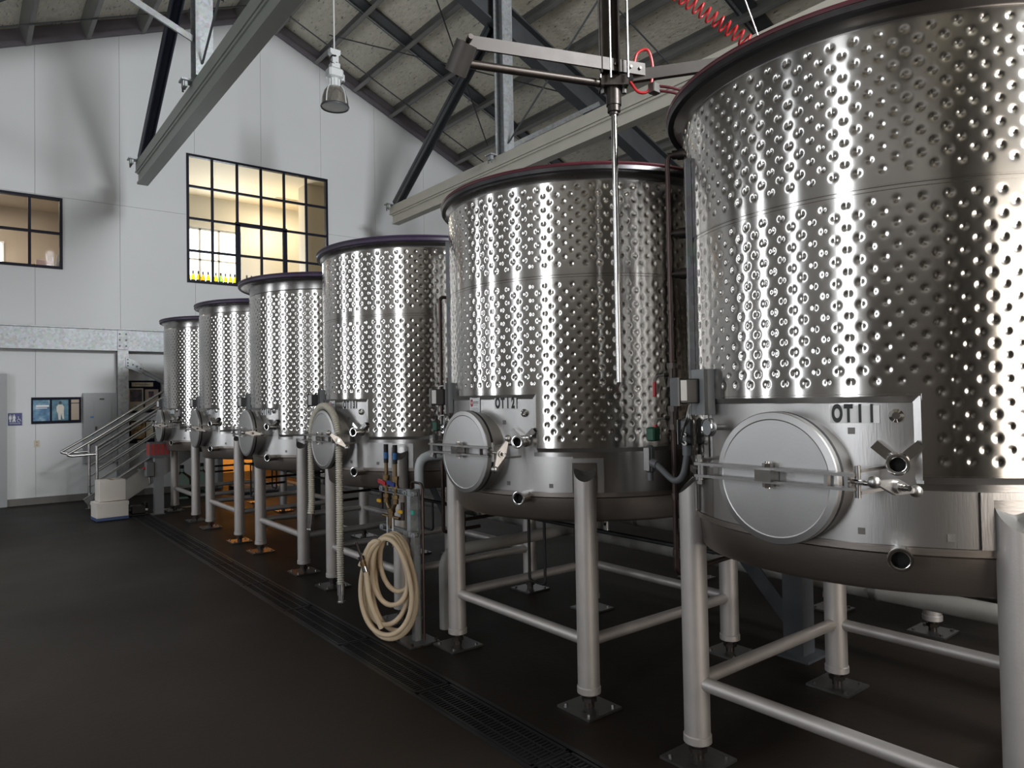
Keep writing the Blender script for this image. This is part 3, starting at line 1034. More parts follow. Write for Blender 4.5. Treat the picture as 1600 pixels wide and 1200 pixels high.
# ------------------------------------------------------------------ overhead longitudinal beams with posts and braces
def overhead(x, label, rail_mat, post_y, brace_mat, post_mat, side):
    t = thing('overhead_beam', label, 'beam', (x, 0, 0))
    m = MB()
    m.ibeam((0, BACK_Y + 0.2, 5.29), (0, 12.62, 5.29), 0.20, 0.16, 0.035, 0.12)
    m.build('rail', rail_mat, t, smooth=0)
    m = MB()
    m.bar((0, BACK_Y + 0.2, 5.48), (0, 12.70, 5.48), 0.17, 0.17)
    for s_ in (-1, 1):
        m.bar((s_ * 0.088, BACK_Y + 0.2, 5.405), (s_ * 0.088, 12.70, 5.405), 0.012, 0.024)
    m.build('top_channel', rail_mat, t, smooth=0)
    ps = []
    for py in (post_y, post_y - 6.0):
        m = MB()
        m.ibeam((0, py, 5.57), (0, py, roof_z(x, RZ - 0.03)), 0.24, 0.20, 0.018, 0.014, up=(0, 1, 0))
        m.build('post', post_mat, t, smooth=0)
    m = MB()
    m.channel((0, 12.55, 5.58), (0, post_y + 0.3, roof_z(x, RZ - 0.55)), 0.15, 0.08, 0.016, up=(1, 0, 0))
    m.channel((0, 12.55, 5.58), (0, post_y + 0.3, roof_z(x, RZ - 0.55)), 0.15, 0.08, 0.016, up=(1, 0, 0), side=-1)
    m.build('diagonal_brace', brace_mat, t, smooth=0)
    xe = side * 2.2
    m = MB()
    za = 6.05 if side < 0 else 5.72
    zb = min(roof_z(x + xe, RZ - 0.45), za + 1.75)
    m.bar((side * 0.1, post_y, za), (xe, post_y, zb), 0.075, 0.014, up=(0, 1, 0))
    m.bar((side * 0.1, post_y + 0.04, za), (xe, post_y + 0.04, zb), 0.014, 0.075, up=(0, 1, 0))
    m.build('knee_brace', 'galv', t, smooth=0)
    for y in (12.62, post_y + 0.18):
        m = MB()
        m.box((-0.13, y, 5.585), (0.16, 0.16, 0.02))
        m.box((-0.16, y, 5.54), (0.05, 0.1, 0.07))
        bk = m.build('clip_plate', 'galv_bright', t, smooth=0)
        for k in (-1, 1):
            b = MB()
            b.cyl((-0.17, y + k * 0.04, 5.46), (-0.17, y + k * 0.04, 5.60), 0.012, n=8)
            b.build('bolt', 'dark_steel', bk)
    m = MB()
    m.cyl((-0.03, post_y - 0.14, 5.72), (-0.03, post_y - 3.2, roof_z(x, RZ - 0.6)), 0.014, n=8)
    m.build('tension_rod', 'dark_steel', t)
    return t


overhead(2.32, 'grey-green overhead beam ending above the left gable panels, with bright galvanised post', 'greenbeam', 9.0, 'navy_steel', 'galv_bright', -1)
overhead(6.95, 'cream overhead beam running behind the tank tops, with blue-grey post', 'creambeam', 8.95, 'dark_steel', 'galv_bright', 1)

# pendant high-bay lamp
pl = thing('pendant_lamp', 'white high-bay pendant lamp with ribbed dome hanging before the gable wall', 'lamp', (4.63, 10.3, 6.22))
b = MB()
b.cyl((0, 0, 0.93), (0, 0, 2.98), 0.012, n=8)
b.build('hanging_rod', 'lampwhite', pl)
b = MB()
b.prism([(-0.085, 0.93), (0.085, 0.93), (0.085, 0.86), (0.05, 0.83), (0.05, 0.72), (-0.05, 0.72), (-0.05, 0.83), (-0.085, 0.86)], 0.10,
        Matrix(((1, 0, 0, 0), (0, 0, 1, -0.05), (0, 1, 0, 0), (0, 0, 0, 1))))
b.build('hook_box', 'lampwhite', pl, smooth=0)
b = MB()
b.tube(smooth_path([(0.0, -0.06, 0.82), (-0.07, -0.07, 0.80), (-0.1, -0.06, 0.72), (-0.04, -0.06, 0.69), (0.02, -0.05, 0.72)]), 0.012, 8)
b.build('power_cable', 'black', pl)
b = MB()
b.box((0, 0, 0.67), (0.14, 0.14, 0.09), bev=0.008)
b.box((0, 0, 0.55), (0.24, 0.2, 0.17), bev=0.03)
b.box((0.12, 0, 0.50), (0.06, 0.14, 0.14), bev=0.02)
b.build('ballast_housing', 'lampwhite', pl)
b = MB()
b.lathe([(0.075, 0.47), (0.075, 0.34)], 20)
for k in range(10):
    a = 2 * PI * k / 10
    b.box((0.078, 0, 0.405), (0.02, 0.012, 0.13), Matrix.Rotation(a, 4, 'Z'))
b.build('cooling_neck', 'lampwhite', pl)
b = MB()
b.lathe([(0.08, 0.35), (0.12, 0.33), (0.165, 0.27), (0.195, 0.18), (0.21, 0.07), (0.212, 0.035), (0.204, 0.035), (0.19, 0.16), (0.15, 0.28), (0.07, 0.335)], 40)
b.build('dome', 'lampglass', pl)
for k in range(4):
    b = MB()
    a = 2 * PI * k / 4 + 0.5
    b.tube([(math.cos(a) * r_, math.sin(a) * r_, z_) for r_, z_ in ((0.13, 0.335), (0.172, 0.27), (0.2, 0.18), (0.216, 0.05))], 0.008, 6)
    b.build('dome_rib', 'lampwhite', pl)
b = MB()
b.lathe([(0.216, 0.045), (0.222, 0.03), (0.216, 0.012), (0.203, 0.02), (0.205, 0.04)], 40)
b.build('rim_ring', 'dark_steel', pl)
b = MB()
b.lathe([(0.205, 0.028), (0.15, 0.02), (0.0005, 0.016)], 40)
b.build('lens', 'lens', pl)


# ------------------------------------------------------------------ tanks
R_J, R_S = 0.862, 0.851
CUT = math.radians(28.0)
NCOL, PER = 146, 0.0735


def jacket(name, z0, z1, cutz, th0=math.radians(108), th1=math.radians(302)):
    """dimpled steel jacket: staggered weld dimples pressed into a cylinder; open behind the front panel"""
    cols_f = np.linspace(th0, th1, int((th1 - th0) / (2 * PI / NCOL) * 9) + 1)
    cols_b = np.linspace(th1, th0 + 2 * PI, 58)[1:-1]
    th = np.concatenate([cols_f, cols_b])
    nz = max(4, int((z1 - z0) / 0.0045))
    z = np.linspace(z0, z1, nz)
    TH, Z = np.meshgrid(th, z, indexing='ij')
    step = 2 * PI / NCOL
    k0 = np.round(TH / step)
    g = np.zeros_like(TH)
    for dk in (-1, 0, 1):
        k = k0 + dk
        off = np.where(np.mod(k, 2) == 0, 0.0, 0.5) * PER
        zc = np.round((Z - z0 - 0.05 - off) / PER) * PER + z0 + 0.05 + off
        thc = k * step
        ok = (zc > z0 + 0.022) & (zc < z1 - 0.022)
        if cutz is not None:
            ok &= ~((np.abs(thc - PI) < CUT + 0.045) & (zc < cutz + 0.04))
        d2 = ((TH - thc) * R_J) ** 2 + (Z - zc) ** 2
        g += np.where(ok, np.exp(-d2 / 0.0098 ** 2), 0)
    fine = (TH <= th1 + 1e-6)
    rr = R_J - 0.0030 * np.where(fine, g, 0)
    V = np.stack([rr * np.cos(TH), rr * np.sin(TH), Z], -1).reshape(-1, 3)
    n = len(th)
    i = np.arange(n)[:, None]
    j = np.arange(nz - 1)[None, :]
    i2 = (i + 1) % n
    F = np.stack([i * nz + j, i2 * nz + j, i2 * nz + j + 1, i * nz + j + 1], -1)
    if cutz is not None:
        tm = (th + np.roll(th, -1)) / 2
        tm[-1] = th[-1]
        hole = (np.abs(tm - PI) < CUT)[:, None] & ((z[:-1] + z[1:]) / 2 < cutz)[None, :]
        F = F[~hole]
    F = F.reshape(-1, 4).astype(np.int32)
    me = bpy.data.meshes.new(name)
    me.vertices.add(len(V))
    me.vertices.foreach_set('co', V.astype(np.float32).ravel())
    me.loops.add(F.size)
    me.loops.foreach_set('vertex_index', F.ravel())
    me.polygons.add(len(F))
    me.polygons.foreach_set('loop_start', np.arange(0, F.size, 4, dtype=np.int32))
    me.update(calc_edges=True)
    me.polygons.foreach_set('use_smooth', np.ones(len(F), dtype=bool))
    me.materials.append(MT['jacket'])
    return me


def arc_plate(mb, th0, th1, z0, z1, r0, r1, n=16):
    """thin curved plate between radii"""
    mb.lathe([(r0, z0), (r1, z0), (r1, z1), (r0, z1), (r0, z0)], n, None, th0, th1)


def on_shell(theta, z, r):
    return Vector((r * math.cos(theta), r * math.sin(theta), z))


def shell_frame(theta, z, r):
    """local z points outward, local y up, local x along the wall to the right as seen from outside"""
    n = Vector((math.cos(theta), math.sin(theta), 0))
    y = Vector((0, 0, 1))
    x = y.cross(n)
    o = on_shell(theta, z, r)
    return Matrix(((x.x, y.x, n.x, o.x), (x.y, y.y, n.y, o.y), (x.z, y.z, n.z, o.z), (0, 0, 0, 1)))


LEG = 0.61
XC = 3.158
SPEC = {'near': dict(jt=2.800, seam=2.265, cut=1.590, jb=1.330, rim=2.875, rr=0.932, bead='maroon'),
        'big': dict(jt=2.742, seam=2.243, cut=1.622, jb=1.338, rim=2.822, rr=0.908, bead='maroon'),
        'plain': dict(jt=2.680, seam=None, cut=1.560, jb=1.300, rim=2.828, rr=0.915, bead='purple')}
MESH = {}
for key, s_ in SPEC.items():
    if s_['seam']:
        MESH[key] = [jacket('lower_jacket', s_['jb'], s_['seam'] - 0.012, s_['cut']),
                     jacket('upper_jacket', s_['seam'] + 0.012, s_['jt'], None)]
    else:
        MESH[key] = [jacket('lower_jacket', s_['jb'], s_['jt'], s_['cut'])]

_shared = {}


def shared(key, fn):
    if key not in _shared:
        _shared[key] = fn()
    return _shared[key]


def leg_mesh(sx, sy):
    """pipe leg, its top cut on a slant that falls away from the shell"""
    m = MB()
    m.cyl((0, 0, 0.085), (0, 0, 1.0), 0.057, n=24, caps=True)
    for i in range(24, 48):
        x, y, z = m.v[i]
        d = (x * sx + y * sy) / math.sqrt(2) / 0.057
        m.v[i] = (x, y, 1.225 - 0.055 * d)
    m.f = [f for f in m.f if not (len(f) == 24 and min(f) >= 24)]
    return m.mesh('leg', MT['leg'])


def leg_cap(sx, sy):
    m = MB()
    vs = []
    for k in (1.0, 0.0):
        for i in range(24):
            x, y = k * 0.0565 * math.cos(2 * PI * i / 24), k * 0.0565 * math.sin(2 * PI * i / 24)
            d = (x * sx + y * sy) / math.sqrt(2) / 0.057
            vs.append((x, y, 1.221 - 0.055 * d - (0.02 if k == 0 else 0)))
    m.add(vs, [(i, (i + 1) % 24, 24 + (i + 1) % 24, 24 + i) for i in range(24)])
    return m.mesh('leg_cap', MT['capdark'])


def tank(num, q, key, label, bead=None, rr=None, lever=0.6, sticker=False, rz=0.0, x=XC, lab_z=1.578, front=True):
    S = SPEC[key]
    rr = rr or S['rr']
    bead = bead or S['bead']
    t = thing('wine_tank', label, 'tank', (x, q, 0), rz, 'stainless wine tanks standing in a row' if front else 'stainless wine tanks of the rear row')
    # shell and bottom
    def f():
        m = MB()
        m.lathe([(R_S, 1.09), (R_S, S['jt'] + 0.035), (R_S - 0.008, S['jt'] + 0.035), (R_S - 0.008, 1.12), (0.001, 1.10)], 128)
        return m.mesh('shell', MT['shell'])
    link('shell', shared(('shell', key), f), t)
    def f():
        m = MB()
        m.lathe([(R_S + 0.003, 1.105), (R_S + 0.003, 1.082), (R_S - 0.012, 1.074), (0.826, 0.965), (0.815, 0.950), (0.12, 0.885), (0.001, 0.885)], 96)
        return m.mesh('bottom_cone', MT['bottom'])
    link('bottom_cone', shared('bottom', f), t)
    jm = MESH[key]
    link('lower_jacket', jm[0], t)
    if len(jm) > 1:
        link('upper_jacket', jm[1], t)
        def f():
            m = MB()
            z = S['seam']
            m.lathe([(R_S, z - 0.016), (R_J - 0.0005, z - 0.012), (R_J - 0.0005, z - 0.008), (R_J - 0.003, z - 0.0065), (R_J - 0.0015, z - 0.005), (R_J - 0.0015, z + 0.005),
                     (R_J - 0.003, z + 0.0065), (R_J - 0.0005, z + 0.008), (R_J - 0.0005, z + 0.012), (R_S, z + 0.016)], 128)
            return m.mesh('seam_band', MT['jacket'], 15)
        link('seam_band', shared(('seam', key), f), t)
    # bevelled edging where the jacket meets the smooth shell
    e = 0.022
    ra, rb = R_J + 0.0005, R_S + 0.0015
    def f():
        m = MB()
        m.lathe([(ra, S['jb'] + 0.004), (rb, S['jb'] - e)], 96, None, PI + CUT, 3 * PI - CUT)
        return m.mesh('lower_edging', MT['satin'])
    link('lower_edging', shared(('edge1', key), f), t)
    def f():
        m = MB()
        m.lathe([(ra, S['jt'] - 0.004), (rb, S['jt'] + 0.012)], 128)
        return m.mesh('upper_edging', MT['satin'])
    link('upper_edging', shared(('edge2', key), f), t)
    def f():
        m = MB()
        zc, zb = S['cut'], S['jb'] - e
        pts_o = [(PI - CUT - 0.004, zb, ra - 0.006), (PI - CUT - 0.004, zc + 0.006, ra)]
        pts_i = [(PI - CUT + e / R_J, zb, rb), (PI - CUT + e / R_J, zc - e, rb)]
        for k in range(1, 24):
            a_ = PI - CUT + 2 * CUT * k / 24
            pts_o.append((a_, zc + 0.006, ra))
            pts_i.append((min(max(a_, PI - CUT + e / R_J), PI + CUT - e / R_J), zc - e, rb))
        pts_o += [(PI + CUT + 0.004, zc + 0.006, ra), (PI + CUT + 0.004, zb, ra - 0.006)]
        pts_i += [(PI + CUT - e / R_J, zc - e, rb), (PI + CUT - e / R_J, zb, rb)]
        vs = [tuple(on_shell(*((p[0], p[1], p[2])))) for p in pts_o + pts_i]
        n_ = len(pts_o)
        m.add(vs, [(i, i + 1, n_ + i + 1, n_ + i) for i in range(n_ - 1)])
        return m.mesh('panel_edging', MT['satin'], 20)
    link('panel_edging', shared(('edge3', key), f), t)
    def f():
        m = MB()
        arc_plate(m, PI - CUT + 0.02, PI + CUT - 0.02, 1.107, S['cut'] - 0.024, R_S - 0.002, R_S + 0.0022, 28)
        arc_plate(m, PI + CUT - 0.02, PI + math.radians(41), 1.107, S['jb'] - 0.045, R_S - 0.002, R_S + 0.0022, 10)
        return m.mesh('front_panel', MT['satin'])
    link('front_panel', shared(('panel', key), f), t)
    # top: flared lip, dark band and rubber bead
    def f():
        m = MB()
        zt = S['rim']
        m.lathe([(R_S + 0.002, S['jt'] + 0.008), (R_S + 0.005, zt - 0.065), (R_S + 0.016, zt - 0.052), (rr - 0.022, zt - 0.040), (rr - 0.022, zt - 0.02)], 128)
        return m.mesh('flared_collar', MT['shell'])
    link('flared_collar', shared(('collar', key, rr), f), t)
    def f():
        m = MB()
        zt = S['rim']
        m.lathe([(rr - 0.03, zt - 0.045), (rr - 0.006, zt - 0.043), (rr - 0.001, zt - 0.036), (rr - 0.003, zt - 0.010), (rr - 0.012, zt - 0.003), (R_S - 0.02, zt - 0.003), (R_S - 0.02, S['jt'])], 128)
        return m.mesh('lip', MT['darkband' if bead == 'maroon' else 'purple'])
    link('lip', shared(('lip', key, rr, bead), f), t)
    def f():
        m = MB()
        m.lathe([(rr - 0.008 + 0.011 * math.cos(2 * PI * i / 8), S['rim'] - 0.006 + 0.011 * math.sin(2 * PI * i / 8)) for i in range(9)], 128)
        return m.mesh('rim_bead', MT[bead])
    link('rim_bead', shared(('bead', key, rr, bead), f), t)
    # legs with levelling feet, tie tubes
    def fc():
        m = MB()
        m.lathe([(0.0571, 0.12), (0.0615, 0.115), (0.0615, 0.085), (0.05, 0.08), (0.001, 0.08)], 24)
        return m.mesh('end_ring', MT['leg'])
    def fs():
        m = MB()
        m.cyl((0, 0, 0.012), (0, 0, 0.085), 0.026, n=12)
        m.cyl((0, 0, 0.040), (0, 0, 0.062), 0.040, n=6)
        return m.mesh('levelling_screw', MT['bronze'])
    def fp():
        m = MB()
        m.box((0, 0, 0.007), (0.235, 0.235, 0.012))
        for sx in (-1, 1):
            for sy in (-1, 1):
                m.cyl((sx * 0.085, sy * 0.085, 0.013), (sx * 0.085, sy * 0.085, 0.024), 0.011, n=6)
        return m.mesh('base_plate', MT['plate'])
    for sx in (-1, 1):
        for sy in (-1, 1):
            lg = link('leg', shared(('leg', sx, sy), lambda: leg_mesh(sx, sy)), t)
            link('leg_cap', shared(('legcap', sx, sy), lambda: leg_cap(sx, sy)), lg)
            lg.location = (sx * LEG, sy * LEG, 0)
            for nm, fn in (('end_ring', fc), ('levelling_screw', fs), ('base_plate', fp)):
                link(nm, shared(nm, fn), lg)
            # raised frame on the shell that receives the leg
            th = math.atan2(sy, sx)
            def f():
                m = MB()
                arc_plate(m, th - 0.115, th - 0.075, 1.107, 1.285, R_S - 0.002, R_S + 0.010, 2)
                arc_plate(m, th + 0.075, th + 0.115, 1.107, 1.285, R_S - 0.002, R_S + 0.010, 2)
                arc_plate(m, th - 0.075, th + 0.075, 1.262, 1.285, R_S - 0.002, R_S + 0.010, 4)
                return m.mesh('leg_frame', MT['satin'])
            link('leg_frame', shared(('legframe', sx, sy), f), t)
    def f():
        m = MB()
        m.cyl((-LEG, -LEG + 0.045, 0.345), (-LEG, LEG - 0.045, 0.345), 0.030, n=16)
        return m.mesh('tie_tube', MT['leg'])
    for k in range(4):
        tt = link('tie_tube', shared('tie', f), t)
        tt.rotation_euler = (0, 0, k * PI / 2)
    # manway: neck, gasket, lid
    Mx = Matrix(((0, 0, -1, 0), (0, 1, 0, 0), (1, 0, 0, 1.312), (0, 0, 0, 1)))      # local z -> -X (towards the aisle)
    def f():
        m = MB()
        m.lathe([(0.219, 0.82), (0.219, 0.918), (0.21, 0.918)], 64, Mx)
        return m.mesh('manway_neck', MT['satin'])
    link('manway_neck', shared('neck', f), t)
    def f():
        m = MB()
        m.lathe([(0.212, 0.911), (0.2295, 0.911), (0.2295, 0.9245), (0.212, 0.9245)], 64, Mx)
        return m.mesh('gasket', MT['black'])
    link('gasket', shared('gasket', f), t)
    def f():
        m = MB()
        m.lathe([(0.2, 0.9235), (0.2285, 0.9235), (0.2285, 0.947), (0.2255, 0.951), (0.204, 0.956), (0.200, 0.9545), (0.12, 0.960), (0.0005, 0.962)], 72, Mx)
        return m.mesh('manway_lid', MT['lid'], 9)
    lid = link('manway_lid', shared('lid', f), t)
    # clamp: two flat bars, end spacers, centre block with bolt
    def f():
        m = MB()
        for dz in (-0.022, 0.022):
            m.bar((-0.985, 0.295, 1.325 + dz), (-0.985, -0.300, 1.325 + dz), 0.034, 0.010)
        for y in (0.265, -0.275, -0.21):
            m.box((-0.985, y, 1.325), (0.02, 0.012, 0.035))
        return m.mesh('clamp_bar', MT['bar'])
    cb = link('clamp_bar', shared('clamp', f), t)
    def f():
        m = MB()
        m.box((-0.992, 0.0, 1.325), (0.052, 0.06, 0.040))
        m.cyl((-0.985, 0.0, 1.28), (-0.985, 0.0, 1.372), 0.010, n=10)
        m.cyl((-0.985, 0.0, 1.352), (-0.985, 0.0, 1.366), 0.018, n=6)
        m.cyl((-0.985, 0.0, 1.284), (-0.985, 0.0, 1.298), 0.018, n=6)
        return m.mesh('centre_bolt', MT['chrome'])
    link('centre_bolt', shared('cbolt', f), cb)
    def f():
        m = MB()
        th = PI - math.radians(21)
        for dz in (-0.034, 0.034):
            m.bar(tuple(on_shell(th, 1.325 + dz, R_S - 0.01)), (-0.985, 0.285, 1.325 + dz), 0.030, 0.010)
        m.cyl((-0.98, 0.285, 1.27), (-0.98, 0.285, 1.38), 0.009, n=10)
        m.cyl((-0.98, 0.285, 1.366), (-0.98, 0.285, 1.378), 0.017, n=6)
        m.cyl((-0.98, 0.285, 1.272), (-0.98, 0.285, 1.284), 0.017, n=6)
        return m.mesh('hinge_bracket', MT['bar'])
    link('hinge_bracket', shared('hinge', f), t)
    def f():
        m = MB()
        th = PI + math.radians(21)
        for dz in (-0.034, 0.034):
            m.bar(tuple(on_shell(th, 1.325 + dz, R_S - 0.01)), (-0.972, -0.300, 1.325 + dz), 0.026, 0.010)
        m.cyl((-0.97, -0.30, 1.275), (-0.97, -0.30, 1.375), 0.009, n=10)
        return m.mesh('latch_bracket', MT['bar'])
    link('latch_bracket', shared('latch', f), t)
    # swing bolt and diamond lever with ball ends
    d = Vector((-0.30, -1.0, 0.0)).normalized()
    p0 = Vector((-0.972, -0.285, 1.325))
    pe = p0 + d * 0.20
    def f():
        m = MB()
        m.cyl(tuple(p0), tuple(pe), 0.0085, n=12)
        for k in range(12):
            c = p0 + d * (0.115 + k * 0.006)
            m.cyl(tuple(c), tuple(c + d * 0.003), 0.0105, n=12)
        return m.mesh('swing_bolt', MT['chrome'])
    sb = link('swing_bolt', shared('swing', f), t)
    hub = p0 + d * 0.145
    lv = MB()
    ax = Vector((0, 0, 1)) * math.cos(lever) + d.cross(Vector((0, 0, 1))).normalized() * math.sin(lever)
    Ml = frame_to(hub, d, ax)
    lv.prism([(0.075, 0.006), (0.0, 0.024), (-0.075, 0.006), (-0.075, -0.006), (0.0, -0.024), (0.075, -0.006)], 0.014, Ml)
    lv.cyl(tuple(hub - d * 0.012), tuple(hub + d * 0.026), 0.018, n=16)
    lv.ball(tuple(hub + ax * 0.085 + d * 0.007), 0.0185, 16)
    lv.ball(tuple(hub - ax * 0.085 + d * 0.007), 0.0185, 16)
    lv.build('lever_handle', 'satin', sb)
    # fittings on the panel
    thv = PI + math.radians(23.4)
    def f():
        m = MB()
        M = shell_frame(thv, 1.375, R_S)
        m.lathe([(0.034, 0.0), (0.026, 0.006), (0.026, 0.085), (0.034, 0.088), (0.034, 0.098), (0.0255, 0.099), (0.0225, 0.098), (0.0225, 0.02), (0.0005, 0.019)], 28, M)
        return m.mesh('sample_outlet', MT['chrome'])
    so = link('sample_outlet', shared('outlet_u', f), t)
    def f():
        m = MB()
        M = shell_frame(thv, 1.375, R_S)
        m.lathe([(0.0224, 0.06), (0.0005, 0.06)], 24, M)
        return m.mesh('bore', MT['pit'])
    link('bore', shared('bore_u', f), so)
    def f():
        m = MB()
        for sgn in (-1, 1):
            M = shell_frame(thv, 1.375, R_S) @ Matrix.Rotation(-sgn * math.radians(48), 4, 'Z')
            m.box((0, 0.058, 0.032), (0.030, 0.062, 0.003), M)
            m.box((-0.014, 0.058, 0.017), (0.003, 0.062, 0.032), M)
            m.box((0.014, 0.058, 0.017), (0.003, 0.062, 0.032), M)
        return m.mesh('wing_bracket', MT['chrome'])
    link('wing_bracket', shared('wing', f), t)
    def f():
        m = MB()
        M = shell_frame(thv, 1.080, R_S - 0.03)
        m.lathe([(0.030, 0.0), (0.030, 0.112), (0.037, 0.115), (0.037, 0.126), (0.029, 0.127), (0.026, 0.126), (0.026, 0.02), (0.0005, 0.02)], 28, M)
        return m.mesh('racking_outlet', MT['chrome'])
    ro = link('racking_outlet', shared('outlet_l', f), t)
    def f():
        m = MB()
        m.lathe([(0.0259, 0.085), (0.0005, 0.085)], 24, shell_frame(thv, 1.080, R_S - 0.03))
        return m.mesh('bore', MT['pit'])
    link('bore', shared('bore_l', f), ro)
    def f():
        m = MB()
        m.lathe([(0.022, 0.001), (0.022, 0.010), (0.012, 0.014), (0.011, 0.006), (0.0005, 0.006)], 24, shell_frame(thv, 1.525, R_S))
        return m.mesh('thermowell_port', MT['chrome'])
    link('thermowell_port', shared('port', f), t)
    for th, z in ((math.radians(14.5), 1.475), (math.radians(16), 1.145), (math.radians(33), 1.14)):
        def f():
            m = MB()
            m.box((0, 0, 0.003), (0.022, 0.022, 0.0015), shell_frame(PI + th, z, R_S))
            return m.mesh('weld_pad', MT['greymark'])
        link('weld_pad', shared(('pad', th), f), t)
    # name label
    if num:
        Mn = shell_frame(PI + math.radians(15.2), lab_z, R_S + 0.003)
        m = MB()
        m.box((0, 0, 0.001), (0.150, 0.058, 0.002), Mn)
        lb = m.build('number_label', 'white', t, smooth=0)
        for k, c in enumerate('OT%d' % num):
            text_mesh(c, 0.078, Mn @ Matrix.Translation((-0.0525 + 0.035 * k, 0.0, 0.0026)), 'ink', 'letter', lb, sx=0.52, bold=0.0040)
    if sticker:
        Ms = shell_frame(PI - math.radians(1.5), lab_z - 0.008, R_S + 0.003)
        m = MB()
        m.box((0, 0, 0.001), (0.100, 0.088, 0.002), Ms)
        st = m.build('maker_plate', 'white', t, smooth=0)
        m = MB()
        m.lathe([(0.0165, 0.0022), (0.0005, 0.0026)], 20, Ms @ Matrix.Translation((-0.031, 0.012, 0)) @ Matrix.Diagonal((0.9, 1.35, 1, 1)))
        m.build('red_logo', 'redink', st)
        text_mesh('W', 0.026, Ms @ Matrix.Translation((-0.031, 0.012, 0.003)), 'white', 'logo_letter', st)
        text_mesh('ESTEC', 0.019, Ms @ Matrix.Translation((0.014, 0.014, 0.0024)), 'ink', 'lettering', st)
        m = MB()
        for k, (w_, y_) in enumerate(((0.045, 0.0), (0.075, -0.018), (0.08, -0.025), (0.07, -0.032))):
            m.box((0.006 if k == 0 else 0, y_, 0.0022), (w_, 0.0018, 0.0006), Ms)
        m.build('fine_print', 'greymark', st, smooth=0)
    # dial thermometer and control box at the far side of the panel
    def f():
        m = MB()
        M = shell_frame(PI - math.radians(21.2), 1.476, R_S)
        m.lathe([(0.012, 0.0), (0.012, 0.05), (0.033, 0.052), (0.036, 0.056), (0.036, 0.075), (0.033, 0.078), (0.031, 0.076)], 28, M)
        return m.mesh('dial_gauge', MT['chrome'])
    dg = link('dial_gauge', shared('dial', f), t)
    def f():
        m = MB()
        m.lathe([(0.032, 0.0755), (0.0005, 0.0755)], 28, shell_frame(PI - math.radians(21.2), 1.476, R_S))
        return m.mesh('dial_face', MT['grey_paint'])
    link('dial_face', shared('dialface', f), dg)
    Mc = shell_frame(PI - math.radians(28.5), 1.615, R_J)
    def f():
        m = MB()
        m.box((0.01, 0, 0.035), (0.12, 0.185, 0.016), Mc)
        m.box((0.062, 0, 0.020), (0.016, 0.185, 0.045), Mc)
        return m.mesh('control_bracket', MT['grey_paint'])
    cbk = link('control_bracket', shared('cbracket', f), t)
    def f():
        m = MB()
        m.box((-0.012, 0.005, 0.085), (0.085, 0.10, 0.085), Mc, bev=0.004)
        return m.mesh('controller', MT['blackbox'])
    link('controller', shared('controller', f), cbk)
    def f():
        m = MB()
        m.box((-0.012, 0.003, 0.132), (0.078, 0.115, 0.008), Mc)
        return m.mesh('controller_cover', MT['grey_cast'])
    link('controller_cover', shared('ccover', f), cbk)
    def f():
        m = MB()
        m.box((0.0315, 0.008, 0.112), (0.0016, 0.082, 0.026), Mc)
        return m.mesh('controller_label', MT['white'])
    link('controller_label', shared('clabel', f), cbk)
    # short valve stem under the tank
    def f():
        m = MB()
        m.cyl((0.18, 0.02, 0.72), (0.18, 0.02, 0.93), 0.021, n=14)
        m.cyl((0.18, 0.02, 0.90), (0.18, 0.02, 0.915), 0.036, n=14)
        return m.mesh('drain_stem', MT['chrome'])
    link('drain_stem', shared('stem', f), t)
    return t


Q = {11: 1.362, 12: 3.262, 13: 5.217, 14: 7.100, 15: 9.052, 16: 10.988}
tank(11, Q[11], 'near', 'nearest stainless wine tank numbered OT 11 with maroon rim', lever=1.35, lab_z=1.530)
tank(12, Q[12], 'big', 'stainless wine tank numbered OT 12 with maker plate and maroon rim', lever=-0.45, sticker=True)
tank(13, Q[13], 'big', 'stainless wine tank numbered OT 13 with ribbed hose over its round door', bead='purple', lever=0.85, sticker=True)
tank(14, Q[14], 'plain', 'stainless wine tank numbered OT 14 with the widest flared purple rim', rr=0.968, lever=1.45, lab_z=1.518)
tank(15, Q[15], 'plain', 'stainless wine tank numbered OT 15 between OT 14 and OT 16', lever=1.2, lab_z=1.515)
tank(16, Q[16], 'plain', 'farthest stainless wine tank numbered OT 16 beside the stairs', lever=1.5, lab_z=1.512)
for k, q in enumerate((1.39, 3.30)):
    tank(0, q, 'plain', ('rear row steel tank whose foot plate shows under tank OT 11' if k == 0 else 'rear row steel tank standing in the dark behind tank OT 12'),
         rz=PI, x=5.70, front=False)

